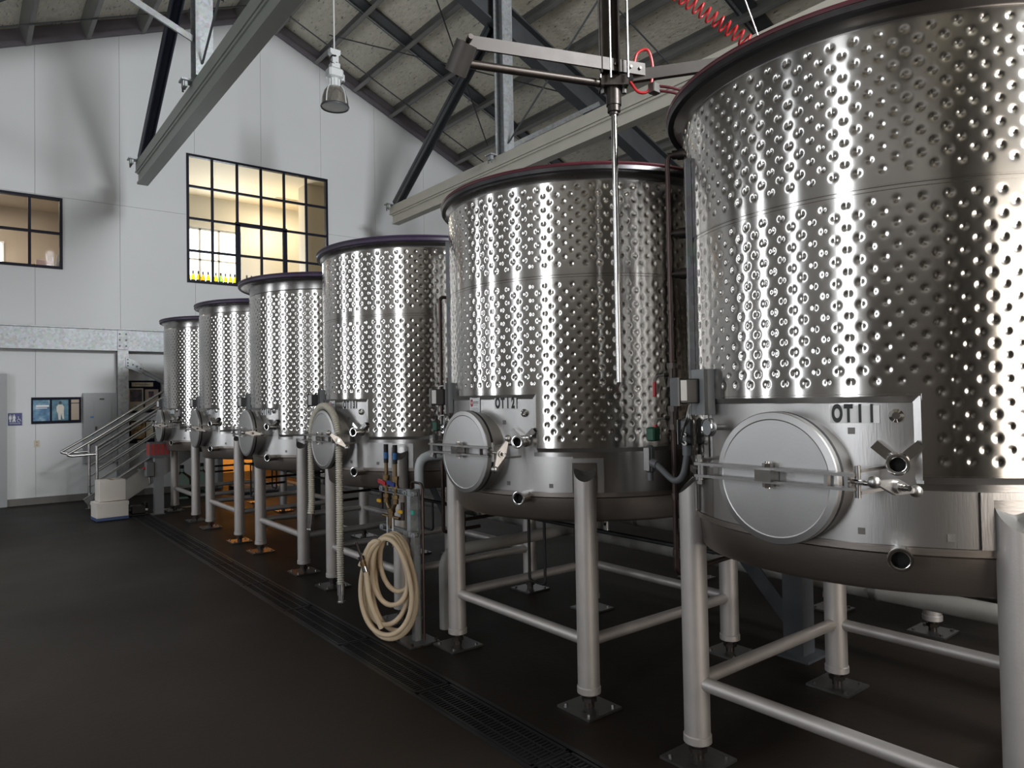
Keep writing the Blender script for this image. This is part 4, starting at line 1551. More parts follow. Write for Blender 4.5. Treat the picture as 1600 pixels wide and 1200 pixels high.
# ------------------------------------------------------------------ coolant risers beside each tank
def riser(num, label, full=True):
    q = Q[num]
    z_up = {11: 2.73, 12: 2.66, 13: 2.66}.get(num, 2.25)
    px, py = -0.548, 0.755
    t = thing('coolant_riser', label, 'pipe', (XC, q, 0), group='copper coolant risers between the tanks')
    out = Vector((px, py, 0)).normalized()
    stub = out * (R_J - 0.002)
    m = MB()
    m.tube(round_path([(0.25, py + 0.06, 0.78), (px, py, 0.78), (px, py, z_up), (stub.x, stub.y, z_up)], 0.03), 0.0125, 10)
    m.build('riser_pipe', 'copper', t)
    for z in (z_up, 2.36 if num == 11 else 2.22, 2.17 if num == 11 else 2.02):
        if z > z_up + 0.01:
            continue
        m = MB()
        a = Vector((px, py, z))
        b = Vector((stub.x, stub.y, z))
        m.cyl(tuple(a), tuple(b), 0.012, n=10)
        m.cyl(tuple(a.lerp(b, 0.30)), tuple(a.lerp(b, 0.62)), 0.021, n=12)
        m.cyl(tuple(a.lerp(b, 0.62)), tuple(b), 0.026, n=12)
        m.build('union_fitting', 'bronze', t)
    for z in (1.70, 1.50):
        m = MB()
        m.cyl((px, py, z - 0.035), (px, py, z + 0.035), 0.021, n=12)
        m.cyl((px, py, z + 0.03), (px, py, z + 0.055), 0.024, n=8)
        m.cyl((px, py, z - 0.055), (px, py, z - 0.03), 0.024, n=8)
        m.cyl((px, py, z), (px - 0.03, py + 0.025, z), 0.010, n=8)
        v = m.build('ball_valve', 'bronze', t)
        m = MB()
        m.tube(smooth_path([(px - 0.03, py + 0.025, z), (px - 0.05, py + 0.05, z - 0.005), (px - 0.058, py + 0.058, z - 0.035)], 4), 0.005, 6)
        m.build('lever_arm', 'bar', v)
        m = MB()
        m.tube([(px - 0.058, py + 0.058, z - 0.03), (px - 0.059, py + 0.059, z - 0.10)], 0.0085, 8)
        m.build('red_grip', 'red', v)
    if full:
        m = MB()
        m.tube(round_path([(px + 0.30, py + 0.10, 0.70), (px - 0.02, py + 0.075, 0.70), (px - 0.02, py + 0.075, z_up - 0.35), (px + 0.06, py + 0.055, z_up - 0.35)], 0.03), 0.0125, 10)
        m.build('return_pipe', 'copper', t)
    for z in (0.86, 1.12, 2.0):
        m = MB()
        m.cyl((px, py, z), (px, py, z + 0.03), 0.0165, n=10)
        m.build('pipe_collar', 'copper', t)
    return t


riser(11, 'brown coolant pipe with red-gripped valves at the left edge of tank OT 11', full=False)
riser(12, 'brown coolant pipes with red-gripped valves behind the hose stand, beside tank OT 12')
riser(13, 'brown coolant pipes behind the ribbed hose, between tanks OT 13 and OT 14')
riser(14, 'brown coolant pipes beside the tank with the widest purple rim')
riser(15, 'farthest brown coolant pipes, just before the last tank by the stairs')


def conduit(num, label):
    q = Q[num]
    t = thing('conduit_set', label, 'conduit', (XC, q, 0), group='grey electrical conduit sets at the tanks')
    a = Vector((-0.63, 0.83, 1.31))
    b = Vector((-0.70, 0.56, 1.445))
    m = MB()
    m.box(tuple(a), (0.042, 0.042, 0.13), bev=0.01)
    m.cyl((a.x, a.y, a.z - 0.10), (a.x, a.y, a.z - 0.06), 0.014, n=10)
    m.build('junction_box', 'grey_cast', t)
    m = MB()
    m.box((a.x - 0.023, a.y, a.z), (0.006, 0.036, 0.11), bev=0.002)
    m.build('cover_plate', 'bar', t)
    m = MB()
    m.box((a.x + 0.02, a.y - 0.005, a.z + 0.115), (0.05, 0.05, 0.065), bev=0.006)
    m.build('solenoid_coil', 'green', t)
    m = MB()
    m.box(tuple(b), (0.045, 0.05, 0.12), bev=0.012)
    m.build('junction_box', 'grey_cast', t)
    m = MB()
    m.box((b.x - 0.012, b.y + 0.027, b.z), (0.036, 0.006, 0.11), bev=0.002)
    m.build('cover_plate', 'bar', t)
    m = MB()
    for k in range(2):
        m.cyl((b.x - 0.02, b.y - 0.01, b.z - 0.01 - 0.035 * k), (b.x - 0.05, b.y - 0.025, b.z - 0.01 - 0.035 * k), 0.010, n=6)
    m.build('cable_gland', 'chrome', t)
    m = MB()
    m.cyl((b.x, b.y, b.z - 0.10), (b.x, b.y, b.z - 0.055), 0.021, n=12)
    m.cyl((a.x - 0.01, a.y - 0.02, a.z - 0.015), (a.x - 0.015, a.y - 0.06, a.z - 0.022), 0.021, n=12)
    m.build('conduit_nut', 'grey_cast', t)
    m = MB()
    m.tube(smooth_path([(a.x - 0.015, a.y - 0.05, a.z - 0.02), (a.x - 0.03, a.y - 0.10, a.z - 0.045), (b.x + 0.01, b.y + 0.08, b.z - 0.215),
                        (b.x, b.y + 0.025, b.z - 0.185), (b.x, b.y, b.z - 0.09)], 6), 0.0145, 10)
    m.build('flexible_conduit', 'grey_cast', t)
    m = MB()
    Mc = shell_frame(PI - math.radians(28.5), 1.615, R_J)
    e = Mc @ Vector((0.02, -0.055, 0.085))
    for k, dy in enumerate((0.0, -0.035)):
        m.tube(smooth_path([tuple(e), (e.x - 0.01, e.y + 0.01 * k, e.z - 0.06), (b.x - 0.075, b.y - 0.03, b.z + 0.01 + dy), (b.x - 0.048, b.y - 0.024, b.z - 0.01 + dy)], 6), 0.0042, 6)
    m.build('sensor_cable', 'bar', t)
    m = MB()
    p_ = on_shell(PI - math.radians(37), 0, R_J + 0.012)
    m.bar((p_.x, p_.y, 1.52), (p_.x, p_.y, 2.62), 0.022, 0.022, up=(p_.x, p_.y, 0))
    m.build('strut_channel', 'galv', t, smooth=0)
    return t


conduit(11, 'grey junction boxes with looping flexible conduit at the left of tank OT 11')
conduit(12, 'grey junction boxes with flexible conduit behind the hose stand at tank OT 12')
conduit(13, 'farthest grey junction boxes with flexible conduit, at the tank with the ribbed hose')

# ------------------------------------------------------------------ floor drain grates
def grate_frame():
    m = MB()
    w = DR1 - DR0 - 0.01
    for x in (-w / 2 + 0.008, w / 2 - 0.008):
        m.box((x, 0.495, -0.012), (0.016, 0.985, 0.024))
    for x in (-w / 6, w / 6):
        m.box((x, 0.495, -0.012), (0.010, 0.985, 0.022))
    for y in (0.008, 0.982):
        m.box((0, y, -0.012), (w, 0.012, 0.024))
    return m.mesh('frame', MT['grate'], 0)


def grate_bars():
    m = MB()
    w = DR1 - DR0 - 0.03
    for k in range(38):
        m.box((0, 0.03 + k * 0.0251, -0.013), (w, 0.0095, 0.018))
    return m.mesh('cross_bars', MT['grate'], 0)


gf, gb = grate_frame(), grate_bars()
for k in range(14):
    g = thing('drain_grate', 'black slotted drain grate section in the long floor channel before the tanks', 'grate', ((DR0 + DR1) / 2, -2.6 + k, 0), group='drain grate sections in the floor channel')
    link('frame', gf, g)
    tag(link('cross_bars', gb, g), kind='stuff')
em = MB()
for x in (DR0 - 0.012, DR1 + 0.012):
    em.box((x, 4.4, -0.003), (0.024, 14.0, 0.010))
tag(em.build('trim_1', 'grate', smooth=0), 'dark steel edging on both sides of the floor drain', kind='structure')

# ------------------------------------------------------------------ ribbed suction hose over the door of OT 13
hx, hy, hz = XC - 0.935, Q[13], 1.312
pts = [(hx - 0.01, hy + 0.275, 0.66)] + [(hx, hy + 0.268, z) for z in (0.8, 0.95, 1.1, 1.25)]
pts += [tuple(p) for p in arc((hx, hy, hz), 0.262, 0.0, PI, 10, (0, 1, 0), (0, 0, 1))]
pts += [(hx, hy - 0.266, z) for z in (1.15, 1.0, 0.8, 0.6, 0.4)] + [(hx - 0.005, hy - 0.285, 0.20)]
path = smooth_path(pts, 16)
acc = [Vector(path[0])]
dense = []
tot = 0.0
for a, b in zip(path, path[1:]):                      # resample to an even 5 mm pitch
    a, b = Vector(a), Vector(b)
    L = (b - a).length
    while tot < L:
        dense.append(tuple(a.lerp(b, tot / L)))
        tot += 0.0042
    tot -= L
hs = thing('suction_hose', 'pale ribbed suction hose draped over the round door of tank OT 13', 'hose', (0, 0, 0))
m = MB()
m.tube(dense, [(0.0275, 0.0275, 0.0205, 0.0205)[i % 4] for i in range(len(dense))], 14)
m.build('ribbed_tube', 'ribhose', hs)
for end, nxt in ((dense[0], dense[6]), (dense[-1], dense[-7])):
    e, n_ = Vector(end), Vector(nxt)
    d = (e - n_).normalized()
    m = MB()
    m.cyl(tuple(e - d * 0.05), tuple(e + d * 0.03), 0.030, n=16)
    m.cyl(tuple(e + d * 0.03), tuple(e + d * 0.075), 0.024, n=16)
    m.cyl(tuple(e + d * 0.075), tuple(e + d * 0.085), 0.031, n=16)
    m.build('end_coupling', 'chrome', hs)

# ------------------------------------------------------------------ water station: stand, valves, coiled hose
ws = thing('hose_stand', 'galvanised hose stand with red and blue mixing valves in front of tank OT 13', 'stand', (2.385, 4.115, 0))
m = MB()
m.box((0, 0, 0.006), (0.22, 0.22, 0.012))
bpq = m.build('base_plate', 'plate', ws, smooth=0)
for sx in (-1, 1):
    for sy in (-1, 1):
        b = MB()
        b.cyl((sx * 0.09, sy * 0.09, 0.012), (sx * 0.09, sy * 0.09, 0.026), 0.011, n=6)
        b.build('anchor_bolt', 'bronze', bpq)
m = MB()
m.box((0, 0, 0.36), (0.048, 0.048, 0.70))
m.build('post', 'galv', ws, smooth=0)
m = MB()
m.channel((0, 0, 0.70), (0, 0, 1.01), 0.075, 0.045, 0.005, up=(1, 0, 0), side=1)
m.build('upper_channel', 'galv_bright', ws, smooth=0)
b = MB()
b.box((-0.030, -0.012, 0.86), (0.012, 0.044, 0.028), Matrix.Rotation(0.0, 4, 'Z'))
b.build('teal_scribble', 'teal', ws, smooth=0)
for z in (0.985, 0.715):
    m = MB()
    m.channel((-0.01, 0.42, z), (-0.01, -0.06, z), 0.040, 0.035, 0.005)
    m.build('strut_rail', 'galv', ws, smooth=0)
    for y in (0.40, 0.06, -0.04):
        m = MB()
        m.cyl((-0.045, y, z), (-0.02, y, z), 0.022, n=14)
        m.cyl((-0.055, y, z), (-0.045, y, z), 0.009, n=6)
        m.build('pipe_clamp', 'galv_bright', ws)
for k, (y, lev) in enumerate(((0.325, 'red'), (0.195, 'blue'))):
    m = MB()
    m.tube(round_path([(-0.04, y, 1.19), (-0.04, y, 0.90), (-0.04, 0.26, 0.83), (-0.04, 0.26, 0.72)], 0.03), 0.0135, 10)
    m.build('supply_pipe', 'brass', ws)
    m = MB()
    m.cyl((-0.04, y, 1.17), (-0.04, y, 1.30), 0.0165, n=12)
    sl_ = m.build('pipe_sleeve', 'black', ws)
    m = MB()
    m.cyl((-0.04, y, 1.20), (-0.04, y, 1.245), 0.0172, n=12)
    m.build('sleeve_label', 'bluetape', sl_)
    m = MB()
    m.cyl((-0.04, y, 1.015), (-0.04, y, 1.075), 0.023, n=12)
    m.cyl((-0.04, y, 1.06), (-0.04, y, 1.085), 0.026, n=8)
    m.cyl((-0.04, y, 1.00), (-0.04, y, 1.02), 0.026, n=8)
    v = m.build('ball_valve', 'brass', ws)
    m = MB()
    m.bar((-0.075, y + 0.05, 1.045), (-0.072, y - 0.05, 1.03), 0.014, 0.026)
    m.build('lever', lev, v, smooth=0)
    m = MB()
    m.cyl((-0.04, y, 0.93), (-0.04, y, 0.955), 0.025, n=8)
    m.cyl((-0.04, y, 0.895), (-0.04, y, 0.925), 0.021, n=12)
    m.build('check_valve', 'brass', ws)
for y, z in ((0.40, 0.90), (0.10, 0.855)):
    m = MB()
    m.cyl((-0.04, y, z - 0.06), (-0.04, y, z + 0.06), 0.014, n=10)
    hv = m.build('drain_valve', 'bronze', ws)
    m = MB()
    m.box((-0.06, y, z), (0.012, 0.055, 0.024), bev=0.003)
    m.build('yellow_grip', 'yellow', hv)
m = MB()
m.cyl((-0.04, 0.26, 0.83), (-0.04, 0.26, 0.86), 0.03, n=10)
m.cyl((-0.04, 0.26, 0.74), (-0.04, 0.26, 0.83), 0.022, n=12)
m.cyl((-0.04, 0.14, 0.80), (-0.04, 0.38, 0.80), 0.013, n=10)
m.build('mixing_body', 'brass', ws)
m = MB()
m.tube(round_path([(0.02, -0.06, 0.02), (0.02, -0.06, 1.05), (0.03, 0.10, 1.05), (0.03, 0.10, 0.80)], 0.04), 0.009, 8)
m.build('copper_drop', 'copper', ws)
for y in (0.22, 0.30):
    m = MB()
    m.cyl((-0.05, y, 0.60), (-0.05, y, 0.80), 0.006, n=8)
    m.build('hanger_rod', 'lampwhite', ws)
m = MB()
m.tube(smooth_path([(-0.03, 0.20, 0.70), (-0.09, 0.19, 0.66), (-0.16, 0.17, 0.66), (-0.20, 0.16, 0.70)], 6), 0.008, 8)
m.build('hose_hook', 'dark_steel', ws)

hc = thing('coiled_hose', 'cream rubber wash-down hose coiled on the galvanised stand', 'hose', (2.262, 4.235, 0))
ed = Vector((-0.62, 0.785, 0)).normalized()
nd = Vector((-0.785, -0.62, 0)).normalized()
random.seed(3)
pts = []
NL = 7
for l in range(NL):
    hw = (0.12, 0.165, 0.105, 0.185, 0.15, 0.12, 0.175)[l]
    bot = (0.22, 0.06, 0.33, 0.02, 0.12, 0.26, 0.07)[l]
    top = 0.695 + 0.02 * random.random()
    sh = (0.03, -0.02, -0.05, 0.01, 0.03, -0.03, 0.0)[l]
    off = -0.075 + 0.15 * l / (NL - 1)
    for k in range(20):
        a = 2 * PI * k / 20 + PI / 2
        w = hw * math.cos(a) * (1.0 + 0.18 * (-math.sin(a)))
        z = (top + bot) / 2 + (top - bot) / 2 * math.sin(a)
        pts.append(tuple(ed * (w + sh * (1 - math.sin(a)) * 0.5) + nd * (off + 0.15 / (NL - 1) * k / 20 + 0.006 * math.sin(3 * a)) + Vector((0, 0, z))))
tail = [tuple(ed * 0.10 + nd * 0.105 + Vector((0, 0, 0.66))), tuple(ed * 0.165 + nd * 0.12 + Vector((0, 0, 0.52))), tuple(ed * 0.17 + nd * 0.13 + Vector((0, 0, 0.40))),
        tuple(ed * 0.15 + nd * 0.14 + Vector((0, 0, 0.45))), tuple(ed * 0.135 + nd * 0.145 + Vector((0, 0, 0.56)))]
m = MB()
m.tube(smooth_path(pts + tail[:2], 3), 0.0165, 10)
m.build('hose_coil', 'hose', hc)
e1 = ed * 0.115 + nd * 0.14 + Vector((0, 0, 0.49))
m = MB()
m.tube(smooth_path([tuple(ed * 0.02 + nd * 0.12 + Vector((0, 0, 0.12))), tuple(ed * 0.09 + nd * 0.135 + Vector((0, 0, 0.30))), tuple(e1)], 8), 0.0165, 10)
m.build('hose_tail', 'hose', hc)
dn = (ed * 0.35 + Vector((0, 0, 1))).normalized()
m = MB()
m.cyl(tuple(e1), tuple(e1 + dn * 0.035), 0.020, n=12)
m.build('hose_clamp', 'chrome', hc)
m = MB()
m.cyl(tuple(e1 + dn * 0.03), tuple(e1 + dn * 0.085), 0.017, n=12)
m.cyl(tuple(e1 + dn * 0.05), tuple(e1 + dn * 0.065), 0.021, n=8)
m.build('brass_coupling', 'brass', hc)
m = MB()
m.cyl(tuple(e1 + dn * 0.08), tuple(e1 + dn * 0.20), 0.008, n=10)
m.cyl(tuple(e1 + dn * 0.08), tuple(e1 + dn * 0.105), 0.02, n=12)
m.build('spray_nozzle', 'bronze', hc)

# ------------------------------------------------------------------ pipework behind and below the tanks
def pipe_run(name, pts, r, m_, label, cat='pipe', joints=(), group=None, rad=0.08):
    t = thing(name, label, cat, (0, 0, 0), group=group)
    m = MB()
    m.tube(round_path(pts, rad), r, 14)
    m.build('pipe', m_, t)
    for p, d in joints:
        m = MB()
        p, d = Vector(p), Vector(d).normalized()
        m.cyl(tuple(p - d * 0.02), tuple(p + d * 0.02), r * 1.12, n=16)
        m.build('joint_band', 'greymark', t)
    return t


pipe_run('insulated_pipe', [(4.30, -1.2, 0.42), (4.30, 11.6, 0.42)], 0.055, 'insul', 'lower white insulated header pipe running behind the tank legs',
         joints=[((4.30, y, 0.42), (0, 1, 0)) for y in (0.8, 2.0, 3.2, 4.4, 6.0, 8.0, 10.0)])
pipe_run('insulated_pipe', [(4.46, -1.2, 0.58), (4.46, 11.6, 0.58)], 0.055, 'insul', 'upper white insulated header pipe running behind the tank legs',
         joints=[((4.46, y, 0.58), (0, 1, 0)) for y in (0.5, 1.6, 2.9, 4.0, 6.0, 8.0, 10.0)])
pipe_run('insulated_pipe', [(4.24, 4.28, 0.53), (2.68, 4.22, 0.53), (2.68, 4.22, 0.0)], 0.045, 'insul', 'white insulated pipe with an elbow dropping to the floor behind the hose stand', rad=0.12)
pipe_run('insulated_pipe', [(3.9, 4.30, 0.95), (2.80, 4.30, 0.95)], 0.045, 'insul', 'short insulated pipe stub just below tank OT 13, upper of two')
pipe_run('insulated_pipe', [(3.9, 4.30, 0.82), (2.80, 4.30, 0.82)], 0.045, 'insul', 'short insulated pipe stub just below tank OT 13, lower of two')
pipe_run('insulated_pipe', [(2.98, 4.31, 1.20), (2.60, 4.42, 1.20), (2.60, 4.42, 0.93)], 0.037, 'lampwhite', 'bright white elbow pipe behind the mixing valves', rad=0.1)
for k, (tn, z) in enumerate(((12, 0.80), (13, 0.78), (14, 0.80), (15, 0.80))):
    q = Q[tn]
    t = thing('black_conduit', 'thin black conduits with hanging loops under the ' + {12: 'tank with the maker plate and maroon rim', 13: 'tank with the ribbed hose', 14: 'tank with the widest purple rim', 15: 'second-farthest tank'}[tn], 'conduit', (XC, q, 0), group='black conduits under the tanks')
    for j, (x, zz) in enumerate(((-0.15, z), (0.05, z - 0.05), (0.25, z - 0.10))):
        m = MB()
        m.tube([(x, -0.92, zz), (x, 0.92, zz)], 0.011, 8)
        m.build('conduit_line', 'black', t)
    for j, (x, y, d) in enumerate(((-0.15, 0.42, 0.42), (0.05, 0.18, 0.30))):
        m = MB()
        m.tube(round_path([(x, y, z - 0.05 * j), (x, y, z - d), (x, y - 0.16, z - d), (x, y - 0.16, z - 0.05 * j)], 0.03), 0.010, 8)
        m.build('conduit_loop', 'black', t)

# catwalk behind the tanks on square columns with diagonal braces
cw = thing('catwalk', 'dark steel catwalk on square columns behind the tank row', 'catwalk', (4.06, 0, 0))
m = MB()
for x in (-0.02, 0.62):
    m.channel((x, -1.0, 2.25), (x, 11.9, 2.25), 0.18, 0.06, 0.01, side=1)
m.build('stringer', 'dark_steel', cw, smooth=0)
for k in range(32):
    m = MB()
    m.box((0.31, -0.8 + k * 0.4, 2.36), (0.68, 0.385, 0.03))
    m.build('deck_plank', 'tread', cw, smooth=0)
for y in (2.36, 6.15, 9.9):
    m = MB()
    m.box((0, y, 1.08), (0.13, 0.13, 2.14))
    m.build('column', 'dark_steel', cw, smooth=0)
    m = MB()
    m.box((0, y, 0.008), (0.26, 0.26, 0.016))
    m.build('foot_plate', 'dark_steel', cw, smooth=0)
    m = MB()
    m.bar((0, y + 0.06, 0.20), (0, y + 0.95, 1.15), 0.10, 0.012, up=(1, 0, 0))
    m.build('diagonal_brace', 'dark_steel', cw, smooth=0)

# ------------------------------------------------------------------ stairs by the end wall
st = thing('staircase', 'steel staircase with tubular railings beside the end wall', 'stairs', (1.55, 12.36, 0))
RISE, RUN, NS = 0.198, 0.305, 11
sl = RISE / RUN
for sy in (-0.36, 0.36):
    m = MB()
    L0 = Vector((0.0, sy, 0.06))
    L1 = Vector((RUN * NS + 0.1, sy, 0.06 + RISE * NS + 0.1 * sl))
    m.channel(tuple(L0), tuple(L1), 0.26, 0.05, 0.012, up=(0, 0, 1), side=1 if sy > 0 else -1)
    m.build('stringer', 'tread', st, smooth=0)
tread = MB()
tread.box((0, 0, 0), (0.29, 0.70, 0.03))
tread_me = tread.mesh('tread', MT['tread'], 0)
for k in range(NS):
    s_ = link('tread', tread_me, st)
    s_.location = (0.22 + k * RUN, 0, RISE * (k + 1) - 0.02)
m = MB()
m.box((RUN * NS + 0.55, 0, RISE * NS + 0.16), (0.8, 0.78, 0.04))
m.build('landing', 'tread', st, smooth=0)
for sy in (-0.40, 0.40):
    hr = MB()
    a = Vector((-0.36, sy, 0.91))
    b = Vector((0.02, sy, 1.14))
    c = Vector((3.2, sy, 1.14 + 3.18 * sl))
    hr.tube(round_path([(0.02, sy, 0.90), (-0.30, sy, 0.89), tuple(a), tuple(b), tuple(c)], 0.04), 0.0195, 10)
    hr.build('handrail', 'rail', st)
    for k in range(1, 6):
        m = MB()
        z = 1.00 - (k - 1) * 0.165
        m.tube([(0.02, sy, z), (3.2, sy, z + 3.18 * sl)], 0.0195 if k == 1 else 0.0125, 8)
        m.build('guard_rail', 'rail', st)
    for x in (0.02, 1.25, 2.6):
        m = MB()
        m.cyl((x, sy, 0.012 if x < 0.5 else 0.06 + x * sl), (x, sy, 1.02 + (x - 0.02) * sl), 0.021, n=12)
        m.build('railing_post', 'rail', st)
    m = MB()
    m.box((0.02, sy, 0.006), (0.09, 0.09, 0.012))
    m.build('post_foot', 'plate', st, smooth=0)

for nm, c, d, lab, bl in (('carton', (1.655, 11.42, 0.1325), (0.40, 0.34, 0.255), 'lower white carton with blue base at the foot of the stairs', True),
                          ('carton', (1.665, 11.43, 0.415), (0.33, 0.27, 0.295), 'upper white carton stacked at the foot of the stairs', False)):
    t = thing(nm, lab, 'box', (c[0], c[1], c[2] - d[2] / 2), 0.08)
    m = MB()
    m.box((0, 0, d[2] / 2 + (0.02 if bl else 0)), (d[0], d[1], d[2] - (0.04 if bl else 0)), bev=0.004)
    m.build('body', 'cardboard', t)
    if bl:
        m = MB()
        m.box((0, 0, 0.022), (d[0] + 0.004, d[1] + 0.004, 0.04))
        m.build('blue_band', 'cartonblue', t, smooth=0)
        m = MB()
        m.box((0, 0, d[2] - 0.03), (d[0] + 0.008, d[1] + 0.008, 0.05))
        m.build('lid_edge', 'cardboard', t, smooth=0)
    else:
        m = MB()
        m.box((0, 0, d[2] + 0.0005), (0.05, d[1], 0.001))
        m.build('tape_strip', 'tan_board', t, smooth=0)

pd = thing('pedestal', 'grey square steel pedestal beside the foot of tank OT 16', 'post', (2.29, 11.43, 0))
m = MB()
m.box((0, 0, 0.42), (0.12, 0.12, 0.84))
m.build('post', 'grey_paint', pd, smooth=0)
m = MB()
m.box((-0.02, -0.005, 0.005), (0.18, 0.18, 0.01))
m.build('foot_plate', 'plate', pd, smooth=0)
cr = thing('open_crate', 'open box with red printed sides on top of the grey pedestal', 'box', (2.29, 11.43, 0.842))
m = MB()
for s in (-1, 1):
    m.box((s * 0.13, 0, 0.11), (0.012, 0.22, 0.22))
    m.box((0, s * 0.104, 0.11), (0.25, 0.012, 0.22))
m.box((0, 0, 0.006), (0.25, 0.2, 0.012))
m.build('sides', 'grey_cast', cr, smooth=0)
for k in range(4):
    m = MB()
    m.box((-0.095 + 0.063 * k, -0.113, 0.115), (0.05, 0.004, 0.16))
    m.build('red_print', 'crate_red', cr, smooth=0)
for k in range(3):
    m = MB()
    m.box((-0.138, -0.07 + 0.07 * k, 0.115), (0.004, 0.055, 0.16))
    m.build('red_print', 'crate_red', cr, smooth=0)
sw_ = thing('disconnect_switch', 'blue-grey switch box with red knob on the side of the pedestal', 'switch', (2.165, 11.40, 0.56))
m = MB()
m.box((0, 0, 0.11), (0.12, 0.12, 0.22), bev=0.012)
m.build('housing', 'grey_cast', sw_)
m = MB()
m.cyl((-0.06, -0.01, 0.13), (-0.085, -0.01, 0.13), 0.022, n=14)
m.build('red_knob', 'red', sw_)
m = MB()
m.cyl((0.0, 0, -0.10), (0.0, 0, 0.005), 0.016, n=10)
m.build('conduit_stub', 'bar', sw_)
pu = thing('sump_pump', 'small black pump on the floor at the far end of the drain', 'pump', (2.05, 11.62, 0))
m = MB()
m.box((0, 0, 0.075), (0.20, 0.13, 0.13), bev=0.015)
m.box((0, 0, 0.006), (0.26, 0.16, 0.012))
m.build('motor_body', 'blackbox', pu)
m = MB()
m.cyl((0.09, 0, 0.06), (0.09, 0, 0.17), 0.045, n=16)
m.build('pump_head', 'blackbox', pu)
m = MB()
m.cyl((-0.15, 0, 0.075), (-0.10, 0, 0.075), 0.05, n=16)
m.build('fan_cover', 'blackbox', pu)
m = MB()
m.box((0.10, -0.07, 0.07), (0.03, 0.012, 0.03))
m.build('type_plate', 'white', pu, smooth=0)
for k, (x, y, lab) in enumerate(((2.98, 13.05, 'clear green-tinted glass carboy behind the stairs, nearer the pedestal'), (3.34, 13.2, 'clear green-tinted glass carboy behind the stairs, nearer the doorway'))):
    t = thing('carboy', lab, 'bottle', (x, y, 0), group='glass carboys behind the stairs')
    m = MB()
    m.lathe([(0.001, 0.005), (0.15, 0.005), (0.165, 0.03), (0.165, 0.30), (0.14, 0.37), (0.05, 0.44), (0.035, 0.46), (0.035, 0.52), (0.04, 0.53)], 28)
    m.build('body', 'carboy', t)
    m = MB()
    m.cyl((0, 0, 0.51), (0, 0, 0.57), 0.038, n=14)
    m.build('stopper', 'blackbox', t)
pt = thing('pallet', 'low dark pallet in front of the orange doorway', 'pallet', (4.35, 12.85, 0))
for k in range(6):
    m = MB()
    m.box((-0.45 + k * 0.18, 0, 0.13), (0.14, 0.9, 0.02))
    m.build('slat', 'tan_board', pt, smooth=0)
for y in (-0.4, 0, 0.4):
    m = MB()
    m.box((0, y, 0.062), (1.05, 0.09, 0.115))
    m.build('bearer', 'dark_steel', pt, smooth=0)
for x, y, r_, lab in ((2.85, 11.88, 0.3, 'flat tan cardboard scrap on the floor by the far leg of tank OT 16'), (2.42, 11.88, -0.2, 'flat tan cardboard scrap on the floor beside the grey pedestal')):
    m = MB()
    m.box((0, 0, 0.003), (0.24, 0.14, 0.004))
    o = tag(m.build('cardboard_scrap', 'tan_board', smooth=0), lab, 'cardboard')
    o.location = (x, y, 0)
    o.rotation_euler = (0, 0, r_)

# ------------------------------------------------------------------ punch-down tool hanging from the grey-green beam
pt = thing('punch_down_tool', 'steel punch-down tool with long plunger rod hanging before tank OT 12', 'tool', (2.46, 2.31, 0))
m = MB()
m.channel((-0.03, 0.0, 3.12), (-0.03, 0.0, 5.18), 0.09, 0.07, 0.008, up=(0.787, -0.617, 0), side=-1)
m.build('mast', 'bronze', pt, smooth=0)
rdir = Vector((0.787, -0.617, 0))
for k in (-0.062, -0.014, 0.068):
    m = MB()
    c = rdir * k + Vector((-0.05, -0.05, 0))
    m.cyl((c.x, c.y, 3.10), (c.x, c.y, 5.15), 0.006, n=8)
    m.build('guide_rod', 'bar', pt)
tip = Vector((-0.70, 0.235, 0))
ad = tip.normalized()
sd = Vector((-ad.y, ad.x, 0))
if sd.dot(Vector((-0.617, -0.787, 0))) < 0:
    sd = -sd
m = MB()
m.bar(tuple(-ad * 0.14 + sd * 0.055 + Vector((0, 0, 3.165))), tuple(tip + sd * 0.055 + Vector((0, 0, 3.165))), 0.012, 0.058)
m.build('arm_bar', 'tool', pt, smooth=0)
m = MB()
m.cyl(tuple(ad * 0.03 + Vector((0, 0, 3.095))), tuple(tip * 0.98 + Vector((0, 0, 3.095))), 0.019, n=14)
m.build('arm_tube', 'bronze', pt)
m = MB()
pf = tip + Vector((0, 0, 3.165)) + sd * 0.045
m.cyl(tuple(pf), tuple(pf - sd * 0.075 + ad * 0.035 + Vector((0, 0, -0.105))), 0.050, n=28)
m.build('end_roller', 'tool', pt)
m = MB()
m.cyl(tuple(tip + Vector((0, 0, 3.165)) + sd * 0.06), tuple(tip + Vector((0, 0, 3.165)) + sd * 0.105), 0.012, n=10)
m.build('pivot_bolt', 'bronze', pt)
m = MB()
m.box((0, 0, 3.10), (0.13, 0.10, 0.045), Matrix.Rotation(-0.66, 4, 'Z'))
m.box((0.0, 0.0, 3.145), (0.10, 0.08, 0.05), Matrix.Rotation(-0.66, 4, 'Z'))
cl = m.build('clamp_block', 'bronze', pt, smooth=0)
for sx in (-1, 1):
    b = MB()
    c = rdir * (sx * 0.05)
    b.cyl((c.x, c.y, 3.055), (c.x, c.y, 3.08), 0.012, n=6)
    b.build('bolt', 'bar', cl)
for k in (0.02, -0.06, -0.11):
    b = MB()
    c = ad * k + sd * 0.062
    b.cyl((c.x, c.y, 3.165), (c.x + sd.x * 0.008, c.y + sd.y * 0.008, 3.165), 0.008, n=6)
    b.build('bolt', 'bronze', cl)
m = MB()
m.cyl((0, 0, 2.995), (0, 0, 3.085), 0.036, n=20)
m.cyl((0, 0, 2.965), (0, 0, 2.995), 0.031, n=20)
m.cyl((0, 0, 2.952), (0, 0, 2.966), 0.022, n=20)
m.build('bushing', 'bronze', pt)
m = MB()
m.cyl((0, 0, 1.672), (0, 0, 3.0), 0.0145, n=16)
m.build('plunger_rod', 'chrome', pt)
m = MB()
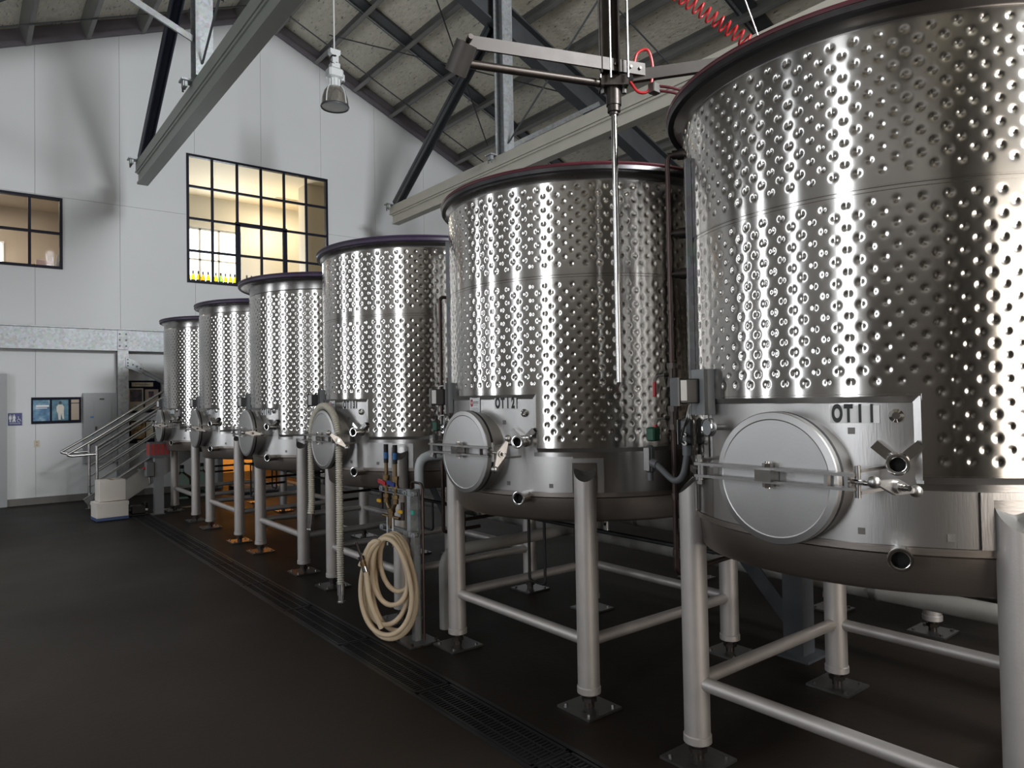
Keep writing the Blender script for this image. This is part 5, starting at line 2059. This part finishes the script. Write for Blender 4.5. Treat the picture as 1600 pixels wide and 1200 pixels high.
m.bar((0.08, -0.05, 3.14), (0.62, -0.50, 3.22), 0.03, 0.055)
m.build('rear_arm', 'tool', pt, smooth=0)
m = MB()
c0 = rdir * 0.15 + Vector((0, 0, 3.17))
m.tube(smooth_path([tuple(c0 + rdir * -0.05 + Vector((0, 0, 0.02))), tuple(c0 + rdir * -0.03 + Vector((0, 0, 0.08))), tuple(c0 + rdir * 0.02 + Vector((0, 0, 0.09))), tuple(c0 + rdir * 0.04 + Vector((0, 0, 0.0))),
                    tuple(c0 + rdir * 0.02 + Vector((0, 0, -0.10))), tuple(c0 + rdir * -0.03 + Vector((0, 0, -0.11))), tuple(c0 + rdir * -0.07 + Vector((0, 0, -0.06)))], 6), 0.007, 8)
m.build('air_line', 'red', pt)
for k in (0, 0.022):
    m = MB()
    m.tube(smooth_path([tuple(c0 + rdir * 0.05 + Vector((0, 0, -0.08 - k))), tuple(c0 + rdir * 0.16 + Vector((0, 0, -0.10 - k))), tuple(c0 + rdir * 0.36 + Vector((0.05, 0.04, -0.15 - k)))], 6), 0.007, 8)
    m.build('air_line', 'maroon', pt)
m = MB()
m.box(tuple(c0 + rdir * 0.045 + Vector((0, 0, -0.095))), (0.05, 0.04, 0.05), bev=0.004)
m.build('hose_block', 'bar', pt)

ch_ = thing('coiled_air_hose', 'red coiled air hose stretched above the rim of tank OT 11', 'hose', (0, 0, 0))
a0, a1 = Vector((2.60, 2.17, 3.60)), Vector((2.955, 1.875, 3.26))
dr_ = (a1 - a0)
Mh = frame_to(a0, dr_)
L = dr_.length
turns = 15
pts = []
for i in range(turns * 14 + 1):
    an = 2 * PI * i / 14
    pts.append(tuple(Mh @ Vector((0.030 * math.cos(an), 0.030 * math.sin(an), L * i / (turns * 14)))))
m = MB()
m.tube([(2.36, 2.25, 5.18), (2.5, 2.2, 4.3), tuple(a0)] + pts, 0.0052, 6)
m.build('coil', 'red', ch_)
m = MB()
m.cyl((2.42, 2.20, 5.15), (3.02, 1.86, 3.25), 0.0035, n=6)
m.build('support_cord', 'bar', ch_)
